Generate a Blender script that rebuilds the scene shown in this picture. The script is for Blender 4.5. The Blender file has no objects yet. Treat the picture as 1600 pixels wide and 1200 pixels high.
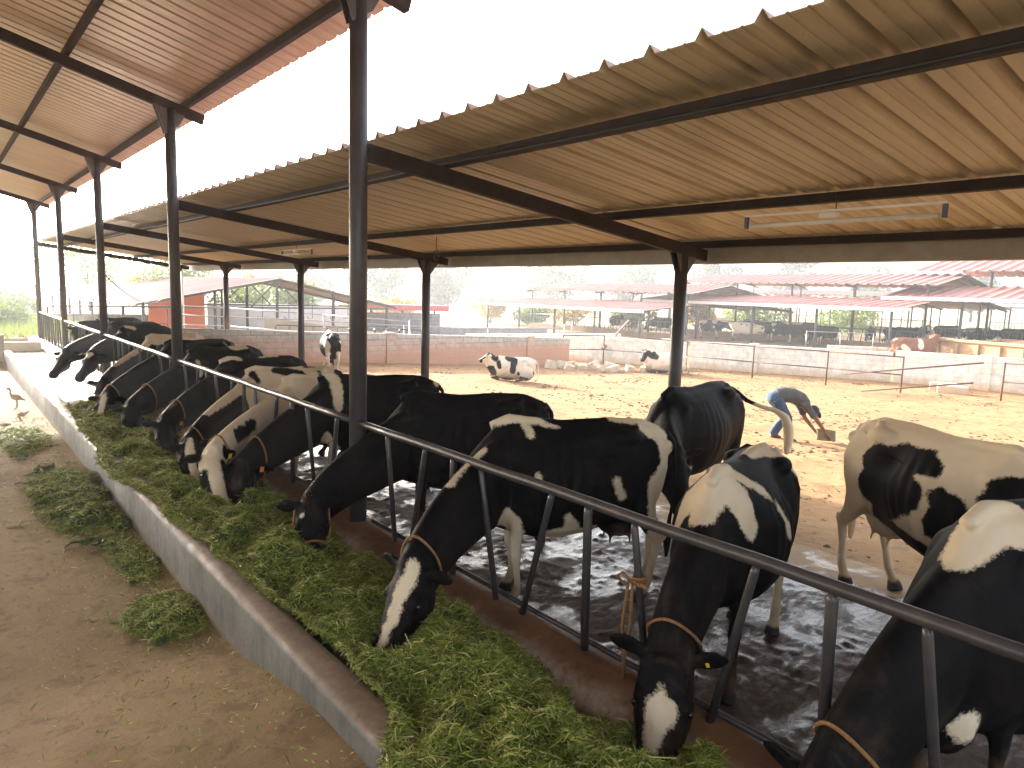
HAZE = .0019
import bpy, bmesh, math, random
import numpy as np
from mathutils import Vector, Matrix, noise as mnoise
random.seed(7)
rng = np.random.default_rng(7)
PI = math.pi
H = 2.4                      # eye height above the cow floor; positions below are written relative to the eye
scn = bpy.context.scene
COL = scn.collection

def V(x, y, z): return Vector((x, y, z + H))

# ---------------------------------------------------------------- tagging
def tag(o, label=None, cat=None, group=None, kind=None):
    if label: o['label'] = label
    if cat: o['category'] = cat
    if group: o['group'] = group
    if kind: o['kind'] = kind
    return o
def empty(name, loc, rz=0, label=None, cat=None, group=None):
    o = bpy.data.objects.new(name, None); COL.objects.link(o)
    o.location = loc; o.rotation_euler = (0, 0, rz); o.empty_display_size = .2
    return tag(o, label, cat, group)
def link(name, me, parent=None):
    o = bpy.data.objects.new(name, me); COL.objects.link(o)
    if parent is not None:
        o.parent = parent
    return o
def copy_tree(o, parent=None):
    c = o.copy(); COL.objects.link(c)
    if parent is not None: c.parent = parent
    for ch in list(o.children): copy_tree(ch, c)
    return c

# ---------------------------------------------------------------- mesh builder
class MB:
    def __init__(s): s.v = []; s.f = []; s.smooth = []
    def add(s, vs, fs, smooth=False):
        n = len(s.v); s.v.extend([tuple(p) for p in vs]); s.f.extend([tuple(i + n for i in f) for f in fs])
        s.smooth.extend([smooth] * len(fs)); return s
    def box(s, x0, x1, y0, y1, z0, z1):
        vs = [(x0,y0,z0),(x1,y0,z0),(x1,y1,z0),(x0,y1,z0),(x0,y0,z1),(x1,y0,z1),(x1,y1,z1),(x0,y1,z1)]
        return s.add(vs, [(0,3,2,1),(4,5,6,7),(0,1,5,4),(1,2,6,5),(2,3,7,6),(3,0,4,7)])
    def bar(s, a, b, w, h, up=(0,0,1)):
        a = Vector(a); b = Vector(b); d = (b - a).normalized(); u = Vector(up)
        sd = d.cross(u)
        if sd.length < 1e-4: sd = d.cross(Vector((0,1,0)))
        sd.normalize(); u = sd.cross(d).normalized()
        vs = []
        for p in (a, b):
            for i, j in ((-1,-1),(1,-1),(1,1),(-1,1)): vs.append(p + sd*(i*w/2) + u*(j*h/2))
        return s.add(vs, [(0,1,2,3),(7,6,5,4),(0,4,5,1),(1,5,6,2),(2,6,7,3),(3,7,4,0)])
    def tube(s, pts, r, n=10, cap=True):
        pts = [Vector(p) for p in pts]
        rs = r if isinstance(r, (list, tuple)) else [r]*len(pts)
        vs = []; fs = []
        d0 = (pts[1]-pts[0]).normalized()
        ref = Vector((0,0,1)) if abs(d0.z) < .9 else Vector((1,0,0))
        for i, p in enumerate(pts):
            if i == 0: d = pts[1]-pts[0]
            elif i == len(pts)-1: d = pts[-1]-pts[-2]
            else: d = pts[i+1]-pts[i-1]
            d.normalize(); sd = d.cross(ref)
            if sd.length < 1e-3: sd = d.cross(Vector((0,1,0)))
            sd.normalize(); u = sd.cross(d).normalized(); ref = u
            for k in range(n):
                a = 2*PI*k/n; vs.append(p + sd*(rs[i]*math.cos(a)) + u*(rs[i]*math.sin(a)))
        for i in range(len(pts)-1):
            for k in range(n):
                fs.append((i*n+k, i*n+(k+1)%n, (i+1)*n+(k+1)%n, (i+1)*n+k))
        m = len(fs)
        s.add(vs, fs, True)
        if cap:
            b = len(s.v)-len(vs)
            s.f.append(tuple(b+k for k in reversed(range(n)))); s.smooth.append(False)
            s.f.append(tuple(b+(len(pts)-1)*n+k for k in range(n))); s.smooth.append(False)
        return s
    def build(s, name, mat, parent=None, bevel=0):
        me = bpy.data.meshes.new(name); me.from_pydata(s.v, [], s.f)
        me.polygons.foreach_set('use_smooth', s.smooth); me.update()
        if bevel:
            bm = bmesh.new(); bm.from_mesh(me)
            es = [e for e in bm.edges if len(e.link_faces) == 2 and e.calc_face_angle(0) > .6]
            bmesh.ops.bevel(bm, geom=es, offset=bevel, segments=2, affect='EDGES', clamp_overlap=True)
            bm.to_mesh(me); bm.free()
        if mat: me.materials.append(mat)
        return link(name, me, parent)

# ---------------------------------------------------------------- materials
def lin(c):
    return tuple(((x/12.92) if x <= .04045 else ((x+.055)/1.055)**2.4) for x in c)
def mat_new(name):
    m = bpy.data.materials.new(name); m.use_nodes = True
    nt = m.node_tree; return m, nt, nt.nodes['Principled BSDF']
def N(nt, t, **kw):
    n = nt.nodes.new(t)
    for k, v in kw.items():
        if k.startswith('i_'): n.inputs[k[2:].replace('_', ' ')].default_value = v
        else: setattr(n, k, v)
    return n
def noise_n(nt, scale, detail=4, rough=.6, vec=None, dist=0):
    n = nt.nodes.new('ShaderNodeTexNoise'); n.inputs['Scale'].default_value = scale
    n.inputs['Detail'].default_value = detail; n.inputs['Roughness'].default_value = rough
    n.inputs['Distortion'].default_value = dist
    if vec is not None: nt.links.new(vec, n.inputs['Vector'])
    return n
def ramp(nt, src, stops):
    r = nt.nodes.new('ShaderNodeValToRGB'); e = r.color_ramp.elements
    while len(e) < len(stops): e.new(.5)
    for i, (p, c) in enumerate(stops):
        e[i].position = p; e[i].color = (c[0], c[1], c[2], 1) if isinstance(c, (tuple, list)) else (c, c, c, 1)
    nt.links.new(src, r.inputs[0]); return r
def mixc(nt, fac, a, b, mode='MIX'):
    m = nt.nodes.new('ShaderNodeMix'); m.data_type = 'RGBA'; m.blend_type = mode
    for sock, val in ((m.inputs[0], fac), (m.inputs[6], a), (m.inputs[7], b)):
        if hasattr(val, 'links'): nt.links.new(val, sock)
        else: sock.default_value = val if not isinstance(val, tuple) else (*val[:3], 1)
    return m.outputs[2]
def math_n(nt, op, a, b=None, clamp=False):
    m = nt.nodes.new('ShaderNodeMath'); m.operation = op; m.use_clamp = clamp
    for i, v in enumerate((a, b)):
        if v is None: continue
        if hasattr(v, 'links'): nt.links.new(v, m.inputs[i])
        else: m.inputs[i].default_value = v
    return m.outputs[0]
def maprange(nt, v, a, b, c=0., d=1.):
    m = nt.nodes.new('ShaderNodeMapRange'); m.clamp = True
    nt.links.new(v, m.inputs[0])
    for i, x in zip((1, 2, 3, 4), (a, b, c, d)): m.inputs[i].default_value = x
    return m.outputs[0]
def bump(nt, src, strength, dist, bsdf, prev=None):
    b = nt.nodes.new('ShaderNodeBump'); b.inputs['Strength'].default_value = strength; b.inputs['Distance'].default_value = dist
    nt.links.new(src, b.inputs['Height'])
    if prev is not None: nt.links.new(prev, b.inputs['Normal'])
    nt.links.new(b.outputs[0], bsdf.inputs['Normal']); return b.outputs[0]
def coords(nt, obj=True):
    t = nt.nodes.new('ShaderNodeTexCoord'); return t.outputs['Object' if obj else 'Generated']
def simple(name, c1, c2=None, rough=.8, scale=6., metal=0., bmp=.3, bdist=.01, bscale=None, spec=.5, stops=(.35,.65), stretch=None):
    m, nt, b = mat_new(name)
    geo = nt.nodes.new('ShaderNodeNewGeometry'); vec = geo.outputs['Position']
    if stretch:
        mp = nt.nodes.new('ShaderNodeMapping'); mp.inputs['Scale'].default_value = stretch; nt.links.new(vec, mp.inputs[0]); vec = mp.outputs[0]
    if c2 is None: c2 = tuple(x*.7 for x in c1)
    n = noise_n(nt, scale, 6, .65, vec)
    r = ramp(nt, n.outputs[0], [(stops[0], c1), (stops[1], c2)])
    nt.links.new(r.outputs[0], b.inputs['Base Color'])
    b.inputs['Roughness'].default_value = rough; b.inputs['Metallic'].default_value = metal
    b.inputs['Specular IOR Level'].default_value = spec
    if bmp:
        n2 = noise_n(nt, bscale or scale*6, 5, .6, vec); bump(nt, n2.outputs[0], bmp, bdist, b)
    return m

M = {}
M['steel'] = simple('painted_steel', (.050,.046,.050), (.075,.062,.060), rough=.42, scale=5, bmp=.15, bscale=60, bdist=.002)
M['steel_dark'] = simple('dark_brown_steel', (.022,.015,.013), (.042,.028,.023), rough=.75, spec=.3, scale=5, bmp=.15, bscale=60, bdist=.002)
M['pipe'] = simple('worn_pipe', (.050,.048,.052), (.085,.07,.062), rough=.36, scale=7, bmp=.15, bscale=80, bdist=.002, metal=.3)
M['far_steel'] = simple('far_post_paint', (.05,.045,.05), (.09,.08,.08), rough=.6, scale=2, bmp=0)
M['galv'] = simple('galvanised_pipe', (.36,.36,.37), (.26,.25,.25), rough=.4, metal=.6, scale=8, bmp=0)
M['rust'] = simple('rusty_pipe', (.16,.07,.045), (.10,.06,.05), rough=.75, scale=9, bmp=.3, bscale=70, bdist=.002)
M['sheet_left'] = simple('glare_tinted_roof_sheet', (.56,.42,.31), (.48,.36,.26), rough=.36, scale=1.2, bmp=.06, bscale=9, bdist=.01, metal=.3, stretch=(.4,2,1))  # pink of the sun glare is mixed into this base colour
M['sheet_under'] = simple('roof_sheet_primer', (.54,.45,.28), (.47,.385,.235), rough=.42, scale=1.2, bmp=.06, bscale=9, bdist=.01, metal=0., stretch=(.4,2,1))
def streaky(m, amt=.55):
    # rust and dust streaks running down the sheet, spots round the fixings
    nt = m.node_tree; b = nt.nodes['Principled BSDF']; src = b.inputs['Base Color'].links[0].from_socket
    g = nt.nodes.new('ShaderNodeNewGeometry'); mp = nt.nodes.new('ShaderNodeMapping'); mp.inputs['Scale'].default_value = (.55, 7, .5); nt.links.new(g.outputs['Position'], mp.inputs[0])
    n = noise_n(nt, 1, 6, .7, mp.outputs[0]); c = mixc(nt, maprange(nt, n.outputs[0], .50, .70, 0, amt), src, (.24, .16, .085))
    n2 = noise_n(nt, .9, 5, .7, g.outputs['Position']); c = mixc(nt, maprange(nt, n2.outputs[0], .55, .75, 0, .4), c, (.2, .14, .085))
    n3 = noise_n(nt, 30, 3, .6, g.outputs['Position']); c = mixc(nt, maprange(nt, n3.outputs[0], .68, .74, 0, .5), c, (.10, .06, .035))
    nt.links.new(c, b.inputs['Base Color'])
streaky(M['sheet_under']); streaky(M['sheet_left'], .35)
M['sheet_red'] = simple('red_roof_sheet', (.42,.14,.12), (.48,.20,.16), rough=.45, scale=1.5, bmp=0)
M['sheet_pale'] = simple('sun_bleached_red_sheet', (.52,.33,.28), (.46,.27,.23), rough=.5, scale=.5, bmp=0)
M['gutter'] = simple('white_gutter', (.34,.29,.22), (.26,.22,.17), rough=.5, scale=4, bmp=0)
M['white_paint'] = simple('white_paint', (.80,.80,.78), (.72,.70,.66), rough=.6, scale=3, bmp=.1)
M['plaster'] = simple('old_plaster', (.62,.58,.50), (.45,.38,.30), rough=.9, scale=2, bmp=.3)
M['rubber'] = simple('black_rubber', (.02,.02,.02), rough=.6, bmp=0)
M['tube'] = simple('glass_tube', (.75,.72,.66), (.68,.62,.52), rough=.25, scale=10, bmp=0)
M['blue_plastic'] = simple('blue_grey_plastic', (.06,.09,.14), rough=.4, bmp=0)
M['wire'] = simple('black_wire', (.02,.02,.02), rough=.5, bmp=0)
M['rope'] = simple('coir_rope', (.30,.15,.05), (.17,.08,.03), rough=.95, scale=60, bmp=.8, bscale=260, bdist=.003)
M['orange_wall'] = simple('orange_painted_wall', (.95,.22,.07), (.9,.2,.06), rough=.8, scale=1, bmp=0)

def block_mat(name, c1, c2, mort, bw=.4, bh=.2, axis='xz', white=0., dirt=(.45,.25,.14), dirt_h=.35, z0=-.7):
    """concrete blocks; pattern in object space, dirt splashed up from the ground"""
    m, nt, b = mat_new(name)
    tc = coords(nt); sep = N(nt, 'ShaderNodeSeparateXYZ'); nt.links.new(tc, sep.inputs[0])
    comb = N(nt, 'ShaderNodeCombineXYZ')
    nt.links.new(sep.outputs[0 if axis[0] == 'x' else 1], comb.inputs[0]); nt.links.new(sep.outputs[2], comb.inputs[1])
    br = N(nt, 'ShaderNodeTexBrick'); nt.links.new(comb.outputs[0], br.inputs['Vector'])
    br.inputs['Color1'].default_value = (*c1, 1); br.inputs['Color2'].default_value = (*c2, 1); br.inputs['Mortar'].default_value = (*mort, 1)
    br.inputs['Scale'].default_value = 1; br.inputs['Mortar Size'].default_value = .012; br.inputs['Brick Width'].default_value = bw
    br.inputs['Row Height'].default_value = bh; br.inputs['Bias'].default_value = -.2
    n = noise_n(nt, 3, 6, .7, tc)
    stain = ramp(nt, n.outputs[0], [(.35, 1.), (.7, .62)])
    c = mixc(nt, 1., br.outputs[0], stain.outputs[0], 'MULTIPLY')
    n2 = noise_n(nt, 5, 5, .7, tc)
    hh = math_n(nt, 'ADD', sep.outputs[2], math_n(nt, 'MULTIPLY', math_n(nt, 'SUBTRACT', n2.outputs[0], .5), .7))
    f = maprange(nt, hh, z0+.02, z0+dirt_h, .9, 0.)
    c = mixc(nt, f, c, dirt)
    nt.links.new(c, b.inputs['Base Color']); b.inputs['Roughness'].default_value = .92
    bump(nt, br.outputs['Fac'], .6, -.01, b)
    return m
# ================================================================ cows
def nrm(v):
    v = np.asarray(v, float); return v/max(1e-9, np.linalg.norm(v))
def smoothstep(t): t = min(1, max(0, t)); return t*t*(3-2*t)

class Loft:
    """collects closed lofted pieces (numpy) to be fused into one skin"""
    def __init__(s): s.v = []; s.f = []; s.n = 0
    def rings(s, st, n=16):
        # st: list of (centre, up, side, h_top, h_bot, w, pinch)
        base = s.n; vs = []
        for c, up, sd, ht, hb, w, pin in st:
            c = np.asarray(c, float); up = np.asarray(up, float); sd = np.asarray(sd, float)
            for k in range(n):
                a = 2*PI*k/n; ca, sa = math.cos(a), math.sin(a)
                y = w*math.copysign(abs(ca)**.85, ca)
                if sa > 0: y *= 1-pin*sa*sa
                vs.append(c + sd*y + up*((ht if sa > 0 else hb)*sa))
        m = len(st)
        fs = [(base+i*n+k, base+i*n+(k+1) % n, base+(i+1)*n+(k+1) % n, base+(i+1)*n+k) for i in range(m-1) for k in range(n)]
        vs.append(np.asarray(st[0][0], float)); vs.append(np.asarray(st[-1][0], float))
        a0 = base+m*n
        fs += [(a0, base+(k+1) % n, base+k) for k in range(n)]
        fs += [(a0+1, base+(m-1)*n+k, base+(m-1)*n+(k+1) % n) for k in range(n)]
        s.v += vs; s.f += fs; s.n += len(vs)
    def tube(s, pts, n=12, ref=(1, 0, 0)):
        # pts: (p, ra along ref-ish, rb sideways)
        st = []
        P = [np.asarray(p[0], float) for p in pts]
        for i, (p, ra, rb) in enumerate(pts):
            d = nrm(P[min(i+1, len(P)-1)] - P[max(i-1, 0)])
            r = np.asarray(ref, float); u = nrm(r - d*(r@d)); sd = np.cross(u, d)
            st.append((P[i], u, sd, ra, ra, rb, 0))
        s.rings(st, n)
    def ell(s, c, r, n=12, m=9, rot=None):
        st = []
        R = np.eye(3) if rot is None else rot
        for i in range(m):
            t = PI*(i+.35)/(m-.3); z = -math.cos(t); q = math.sin(t)
            st.append((np.asarray(c, float) + R[:, 0]*r[0]*z, R[:, 2], R[:, 1], r[2]*q, r[2]*q, r[1]*q, 0))
        s.rings(st, n)

def fuse(name, L, voxel, smooth=6, fac=.5):
    """voxel-fuse all pieces to a single continuous skin, return mesh"""
    me = bpy.data.meshes.new(name); me.from_pydata([tuple(p) for p in L.v], [], L.f); me.update()
    bm = bmesh.new(); bm.from_mesh(me); bmesh.ops.recalc_face_normals(bm, faces=bm.faces); bm.to_mesh(me); bm.free()
    o = bpy.data.objects.new('tmp', me); COL.objects.link(o)
    r = o.modifiers.new('r', 'REMESH'); r.mode = 'VOXEL'; r.voxel_size = voxel; r.adaptivity = 0
    sm = o.modifiers.new('s', 'SMOOTH'); sm.factor = fac; sm.iterations = smooth
    dg = bpy.context.evaluated_depsgraph_get(); dg.update()
    out = bpy.data.meshes.new_from_object(o.evaluated_get(dg)); out.name = name
    bpy.data.objects.remove(o); bpy.data.meshes.remove(me)
    out.polygons.foreach_set('use_smooth', [True]*len(out.polygons))
    return out

def chain_sdf(P, chain):
    """distance to a chain of spheres/capsules: list of (x,y,z,r)"""
    best = np.full(len(P), 9.)
    ch = [np.asarray(c, float) for c in chain]
    if len(ch) == 1: return np.linalg.norm(P-ch[0][:3], axis=1)-ch[0][3]
    for a, b in zip(ch[:-1], ch[1:]):
        ab = b[:3]-a[:3]; t = np.clip(((P-a[:3])@ab)/max(1e-9, ab@ab), 0, 1)
        d = np.linalg.norm(P-a[:3]-t[:, None]*ab, axis=1)-(a[3]+(b[3]-a[3])*t)
        best = np.minimum(best, d)
    return best

def coat_mat(name, black=(.0065, .0058, .0062), white=(.66, .56, .42), brown=(.022, .014, .010), rough=.58):
    m, nt, b = mat_new(name)
    at = N(nt, 'ShaderNodeAttribute', attribute_name='coat'); sk = N(nt, 'ShaderNodeAttribute', attribute_name='skin')
    hf = N(nt, 'ShaderNodeAttribute', attribute_name='hoof')
    tc = coords(nt)
    n1 = noise_n(nt, 9, 4, .6, tc); n2 = noise_n(nt, 70, 3, .6, tc)
    d = math_n(nt, 'MULTIPLY', math_n(nt, 'SUBTRACT', n1.outputs[0], .5), .085)
    d2 = math_n(nt, 'MULTIPLY', math_n(nt, 'SUBTRACT', n2.outputs[0], .5), .045)
    s = math_n(nt, 'ADD', math_n(nt, 'ADD', at.outputs['Fac'], d), d2)
    f = maprange(nt, s, -.012, .010, 1., 0.)
    n3 = noise_n(nt, 3.2, 5, .65, tc)
    w = ramp(nt, n3.outputs[0], [(.3, white), (.62, tuple(x*y for x, y in zip(white, (.93, .86, .74))))]).outputs[0]
    k = ramp(nt, n3.outputs[0], [(.5, black), (.95, brown)]).outputs[0]
    c = mixc(nt, f, k, w)
    # dust and dried mud on the lower legs and belly
    sep = N(nt, 'ShaderNodeSeparateXYZ'); nt.links.new(tc, sep.inputs[0])
    n4 = noise_n(nt, 8, 5, .7, tc)
    hgt = math_n(nt, 'ADD', sep.outputs[2], math_n(nt, 'MULTIPLY', math_n(nt, 'SUBTRACT', n4.outputs[0], .5), .5))
    c = mixc(nt, maprange(nt, hgt, .10, .40, .5, 0.), c, (.15, .09, .055))
    n6 = noise_n(nt, 2.3, 7, .75, tc, .6)
    lowr = maprange(nt, sep.outputs[2], .45, 1.25, 1., .15)
    c = mixc(nt, math_n(nt, 'MULTIPLY', maprange(nt, n6.outputs[0], .55, .72, 0, .35), lowr), c, (.13, .085, .05))
    c = mixc(nt, sk.outputs['Fac'], c, (.42, .22, .15))
    c = mixc(nt, hf.outputs['Fac'], c, (.035, .028, .024))
    nt.links.new(c, b.inputs['Base Color'])
    b.inputs['Roughness'].default_value = rough
    nt.links.new(maprange(nt, f, 0, 1, rough, .75), b.inputs['Roughness'])
    b.inputs['Specular IOR Level'].default_value = .06; b.inputs['Sheen Roughness'].default_value = .4
    mp = N(nt, 'ShaderNodeMapping'); mp.inputs['Scale'].default_value = (60, 200, 200); nt.links.new(tc, mp.inputs[0])
    hn = noise_n(nt, 1, 3, .6, mp.outputs[0]); nb = bump(nt, hn.outputs[0], .35, .004, b)
    n5 = noise_n(nt, 6, 3, .5, tc); bump(nt, n5.outputs[0], .25, .02, b, nb)
    return m
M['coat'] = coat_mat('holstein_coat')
M['coat_far'] = coat_mat('sunlit_holstein_coat', black=(.007, .007, .008), white=(.74, .66, .56))  # lit copy of the coat: sunlight put into the paler white
M['coat_brown'] = coat_mat('red_and_white_coat', black=(.22, .085, .045), brown=(.3, .13, .07), white=(.76, .68, .58))
M['eye'] = simple('dark_eye', (.008, .006, .006), rough=.08, bmp=0)
M['horn'] = simple('pale_horn', (.5, .42, .32), (.3, .2, .12), rough=.5, bmp=0)
M['tag_yellow'] = simple('yellow_tag', (.75, .5, .04), rough=.45, bmp=0)
M['tag_orange'] = simple('orange_tag', (.75, .22, .03), rough=.45, bmp=0)

def make_cow(poll=(1.42, 0, .86), nose=(1.72, 0, .36), voxel=.014, seed=0, pose='stand', feet=None, tail='down',
             paint=(), mat='coat', thin=1., belly=1., ear_droop=.25, roll=0., ear_len=.19, udder=1., sparse=False, hz=1., deep=0.):
    """local frame: x forward, y left, z up from the ground under the cow.
       returns dict(mesh, head frame, neck ring) ; paint: list of ('w'|'k', [(x,y,z,r),...])"""
    L = Loft(); X = np.array([1., 0, 0]); Y = np.array([0., 1, 0]); Z = np.array([0., 0, 1])
    lie = pose == 'lie'
    dz = -.50 if lie else 0.
    T = [(-.84, 1.24, 1.02, .05), (-.80, 1.31, .90, .13), (-.72, 1.36, .78, .20), (-.60, 1.385, .68, .245), (-.44, 1.40, .62, .262),
         (-.26, 1.395, .60, .275), (-.06, 1.385, .555, .315), (.14, 1.38, .525, .335), (.32, 1.38, .53, .315), (.46, 1.395, .56, .27),
         (.58, 1.40, .585, .225), (.70, 1.32, .62, .195), (.82, 1.20, .68, .165), (.92, 1.09, .76, .12), (.98, 1.02, .84, .06)]
    st = []
    for x, zt, zb, w in T:
        zb -= .025+deep; w *= 1.08*(1+deep*.5); zc = zb + (zt-zb)*.50
        if -.3 < x < .5: zb2 = zb-(.05*(belly-1)); w2 = w*(1+(belly-1)*.6)
        else: zb2, w2 = zb, w
        st.append((np.array([x, 0, zc+dz]), Z, Y, zt-zc, zc-zb2, w2, float(np.interp(x, [-.85, -.7, -.42, -.1, .3, .6, 1], [.3, .34, .26, .36, .42, .46, .4]))))
    L.rings(st, 22)
    # spine ridge, hook bones, pin bones, thurl, shoulder blades, brisket
    L.tube([((-.80, 0, 1.305+dz), .03, .03), ((-.6, 0, 1.375+dz), .03, .03), ((-.3, 0, 1.385+dz), .03, .035), ((.1, 0, 1.365+dz), .03, .04), ((.4, 0, 1.39+dz), .03, .04), ((.56, 0, 1.41+dz), .03, .045), ((.72, 0, 1.35+dz), .03, .04)], 8, ref=(0, 0, 1))
    for s in (1, -1):
        L.ell((-.42, s*.150, 1.285+dz), (.15, .082, .07))
        L.tube([((-.44, s*.14, 1.325+dz), .03, .03), ((-.55, s*.09, 1.37+dz), .03, .03)], 8, ref=(0, 0, 1))
        L.ell((-.80, s*.10, 1.20+dz), (.06, .045, .06))
        L.ell((-.58, s*.145, 1.08+dz), (.20, .115, .22))
        L.ell((.52, s*.15, 1.0+dz), (.17, .085, .28))
        L.ell((.66, s*.125, .86+dz), (.14, .09, .16))
    L.ell((.80, 0, .72+dz-deep*.8), (.16, .11+deep*.4, .14+deep*.5))
    # udder
    if udder and not lie:
        L.ell((-.43, 0, .64), (.21, .155*udder, .16*udder))
        for ux in (-.34, -.52):
            for s in (1, -1): L.tube([((ux, s*.075, .56), .018, .018), ((ux, s*.085, .44), .014, .014)], 8)
    # legs
    ft = dict(rl=(0, 0), rr=(0, 0), fl=(0, 0), fr=(0, 0))
    if feet: ft.update(feet)
    def off(p, key, g):
        dx, dy = ft[key]; return (p[0]+dx*g, p[1]+dy*g, p[2])
    legtips = []
    if not lie:
        for key, s in (('rl', 1), ('rr', -1)):
            J = [((-.60, s*.15, 1.12), .20, .11, 0), ((-.56, s*.17, .92), .19, .105, 0), ((-.58, s*.175, .76), .125, .085, .08), ((-.67, s*.165, .62), .075, .055, .25),
                 ((-.775, s*.155, .50), .052, .042, .42), ((-.765, s*.15, .44), .043, .034, .48), ((-.745, s*.15, .28), .033, .028, .7), ((-.735, s*.15, .16), .043, .037, .88),
                 ((-.70, s*.15, .10), .036, .036, .95), ((-.675, s*.15, .055), .058, .05, 1), ((-.655, s*.15, .0), .072, .056, 1)]
            L.tube([(off(p, key, g), a, b) for p, a, b, g in J], 12)
            L.ell(off((-.825, s*.155, .53), key, .4), (.03, .022, .05))
            legtips.append(off((-.66, s*.15, 0), key, 1))
        for key, s in (('fl', 1), ('fr', -1)):
            J = [((.50, s*.165, .98), .13, .075, 0), ((.53, s*.17, .80), .105, .07, 0), ((.50, s*.17, .66), .066, .052, .12), ((.52, s*.16, .48), .048, .04, .4), ((.525, s*.155, .41), .05, .043, .5),
                 ((.52, s*.155, .34), .036, .033, .6), ((.52, s*.155, .20), .031, .028, .82), ((.525, s*.155, .145), .041, .037, .9), ((.55, s*.155, .09), .036, .035, .95),
                 ((.57, s*.155, .05), .056, .05, 1), ((.585, s*.155, 0), .07, .056, 1)]
            L.tube([(off(p, key, g), a, b) for p, a, b, g in J], 12)
            legtips.append(off((.58, s*.155, 0), key, 1))
    else:
        for s in (1, -1):
            L.ell((-.48, s*.24, .30), (.34, .15, .28)); L.tube([((-.30, s*.34, .20), .09, .07), ((-.62, s*.40, .10), .055, .05), ((-.30, s*.42, .06), .04, .04), ((-.12, s*.42, .05), .045, .04)], 10, ref=(0, 0, 1))
            L.tube([((.52, s*.22, .36), .10, .08), ((.62, s*.25, .16), .07, .06), ((.86, s*.24, .08), .05, .05), ((.62, s*.26, .05), .04, .04), ((.50, s*.26, .04), .045, .04)], 10, ref=(0, 0, 1))
    # tail
    if tail == 'down':
        tp = [((-.82, 0, 1.30), .035), ((-.90, .0, 1.22), .028), ((-.925, .01, 1.0), .022), ((-.92, .02, .75), .017), ((-.90, .02, .60), .022), ((-.89, .02, .45), .04), ((-.89, .02, .30), .018)]
    elif tail == 'swing':
        tp = [((-.82, 0, 1.30), .035), ((-.92, .05, 1.25), .030), ((-.98, .14, 1.16), .030), ((-1.05, .28, 1.10), .028), ((-1.11, .42, 1.07), .032), ((-1.15, .52, 1.0), .048), ((-1.17, .56, .88), .060), ((-1.17, .57, .74), .056), ((-1.16, .56, .58), .03)]
    else:
        tp = [((-.82, 0, 1.30+dz), .035), ((-.93, .02, 1.15+dz), .028), ((-.97, .10, .85+dz), .022), ((-.95, .25, .58+dz), .022), ((-.85, .35, .54+dz), .03)]
    L.tube([(p, r, r) for p, r in tp], 9, ref=(0, 1, 0))
    # neck + head
    P = np.asarray(poll, float); Nn = np.asarray(nose, float)
    f = nrm(Nn-P); u = Z - f*(Z@f)
    u = nrm(u); sd = np.cross(u, f)
    if roll: u, sd = u*math.cos(roll)+sd*math.sin(roll), sd*math.cos(roll)-u*math.sin(roll)
    J = P - u*.10 + f*.02
    low = min(1., max(0., (1.25-poll[2]-dz)/.3)); p0 = np.array([.42, 0, 1.03+dz]); p1 = np.array([.80, 0, 1.03-.13*low+dz])
    back = nrm(p1-J); p2 = J + back*.30*np.linalg.norm(p1-J) + np.array([.02, 0, .10])
    ns = []; K = 13
    for i in range(K):
        t = i/(K-1); q = 1-t
        c = q**3*p0+3*q*q*t*p1+3*q*t*t*p2+t**3*J
        d = nrm(3*q*q*(p1-p0)+6*q*t*(p2-p1)+3*t*t*(J-p2))
        uu = nrm(Z*(.9) + u*.5*t - d*((Z*.9+u*.5*t)@d)); ss = np.cross(uu, d)
        h = np.interp(t, [0, .25, .5, .75, 1], [.33, .31, .272, .23, .19]); w = np.interp(t, [0, .25, .5, .75, 1], [.20, .17, .146, .132, .125])
        hb = h*np.interp(t, [0, .5, 1], [1.0, 1.12, 1.05])
        ns.append((c, uu, ss, h*.98, hb, w, .35))
    L.rings(ns, 18)
    # head : straight forehead-nose line, deep jaw, square muzzle
    HS = [(-.035, -.03, .10, .075), (.0, .012, .155, .098), (.06, .018, .20, .105), (.13, .014, .225, .112), (.19, .006, .215, .104), (.26, .0, .185, .082), (.34, -.004, .155, .068),
          (.41, -.006, .135, .066), (.46, -.008, .125, .074), (.50, -.014, .115, .075), (.535, -.03, .085, .058)]
    hl = np.linalg.norm(Nn-P)/.53
    hs = []
    for x, top, dep, w in HS:
        dep, w = dep*1.48, w*1.38; tp_ = P + f*(x*hl) + u*top; c = tp_ - u*dep*.45
        hs.append((c, u, sd, dep*.45, dep*.55, w, .12))
    L.rings(hs, 18)
    for s in (1, -1):
        L.ell(P+f*.15*hl-u*.04+sd*s*.112, (.045, .03, .03), rot=np.column_stack([f, sd, u]))       # brow
        L.ell(P+f*.14*hl-u*.22+sd*s*.075, (.12, .05, .08), rot=np.column_stack([f, sd, u]))       # jaw
        L.ell(P+f*.485*hl-u*.035+sd*s*.045, (.035, .028, .03), rot=np.column_stack([f, sd, u]))    # nostril pad
        e0 = P - u*.05 + sd*s*.10 + f*.005
        ed = nrm(sd*s - u*ear_droop - f*.18 + Z*-.05)
        en = nrm(f*.8+u*.4 - ed*((f*.8+u*.4)@ed)); ew = np.cross(ed, en)
        er = [(-.02, .022, .03), (.03, .022, .042), (.08, .018, .062), (.13, .014, .062), (.17, .011, .042), (.195, .008, .015)]
        L.rings([(e0+ed*(x*ear_len/.19)-en*.01*math.sin(x*16), en, ew, th*1.15, th*1.15, w, 0) for x, th, w in er], 12)
    L.ell(P+f*-.01-u*.0, (.05, .07, .045), rot=np.column_stack([f, sd, u]))   # poll tuft
    me = fuse('body', L, voxel, int(round(11*(.014/voxel)**1.3)))
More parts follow.
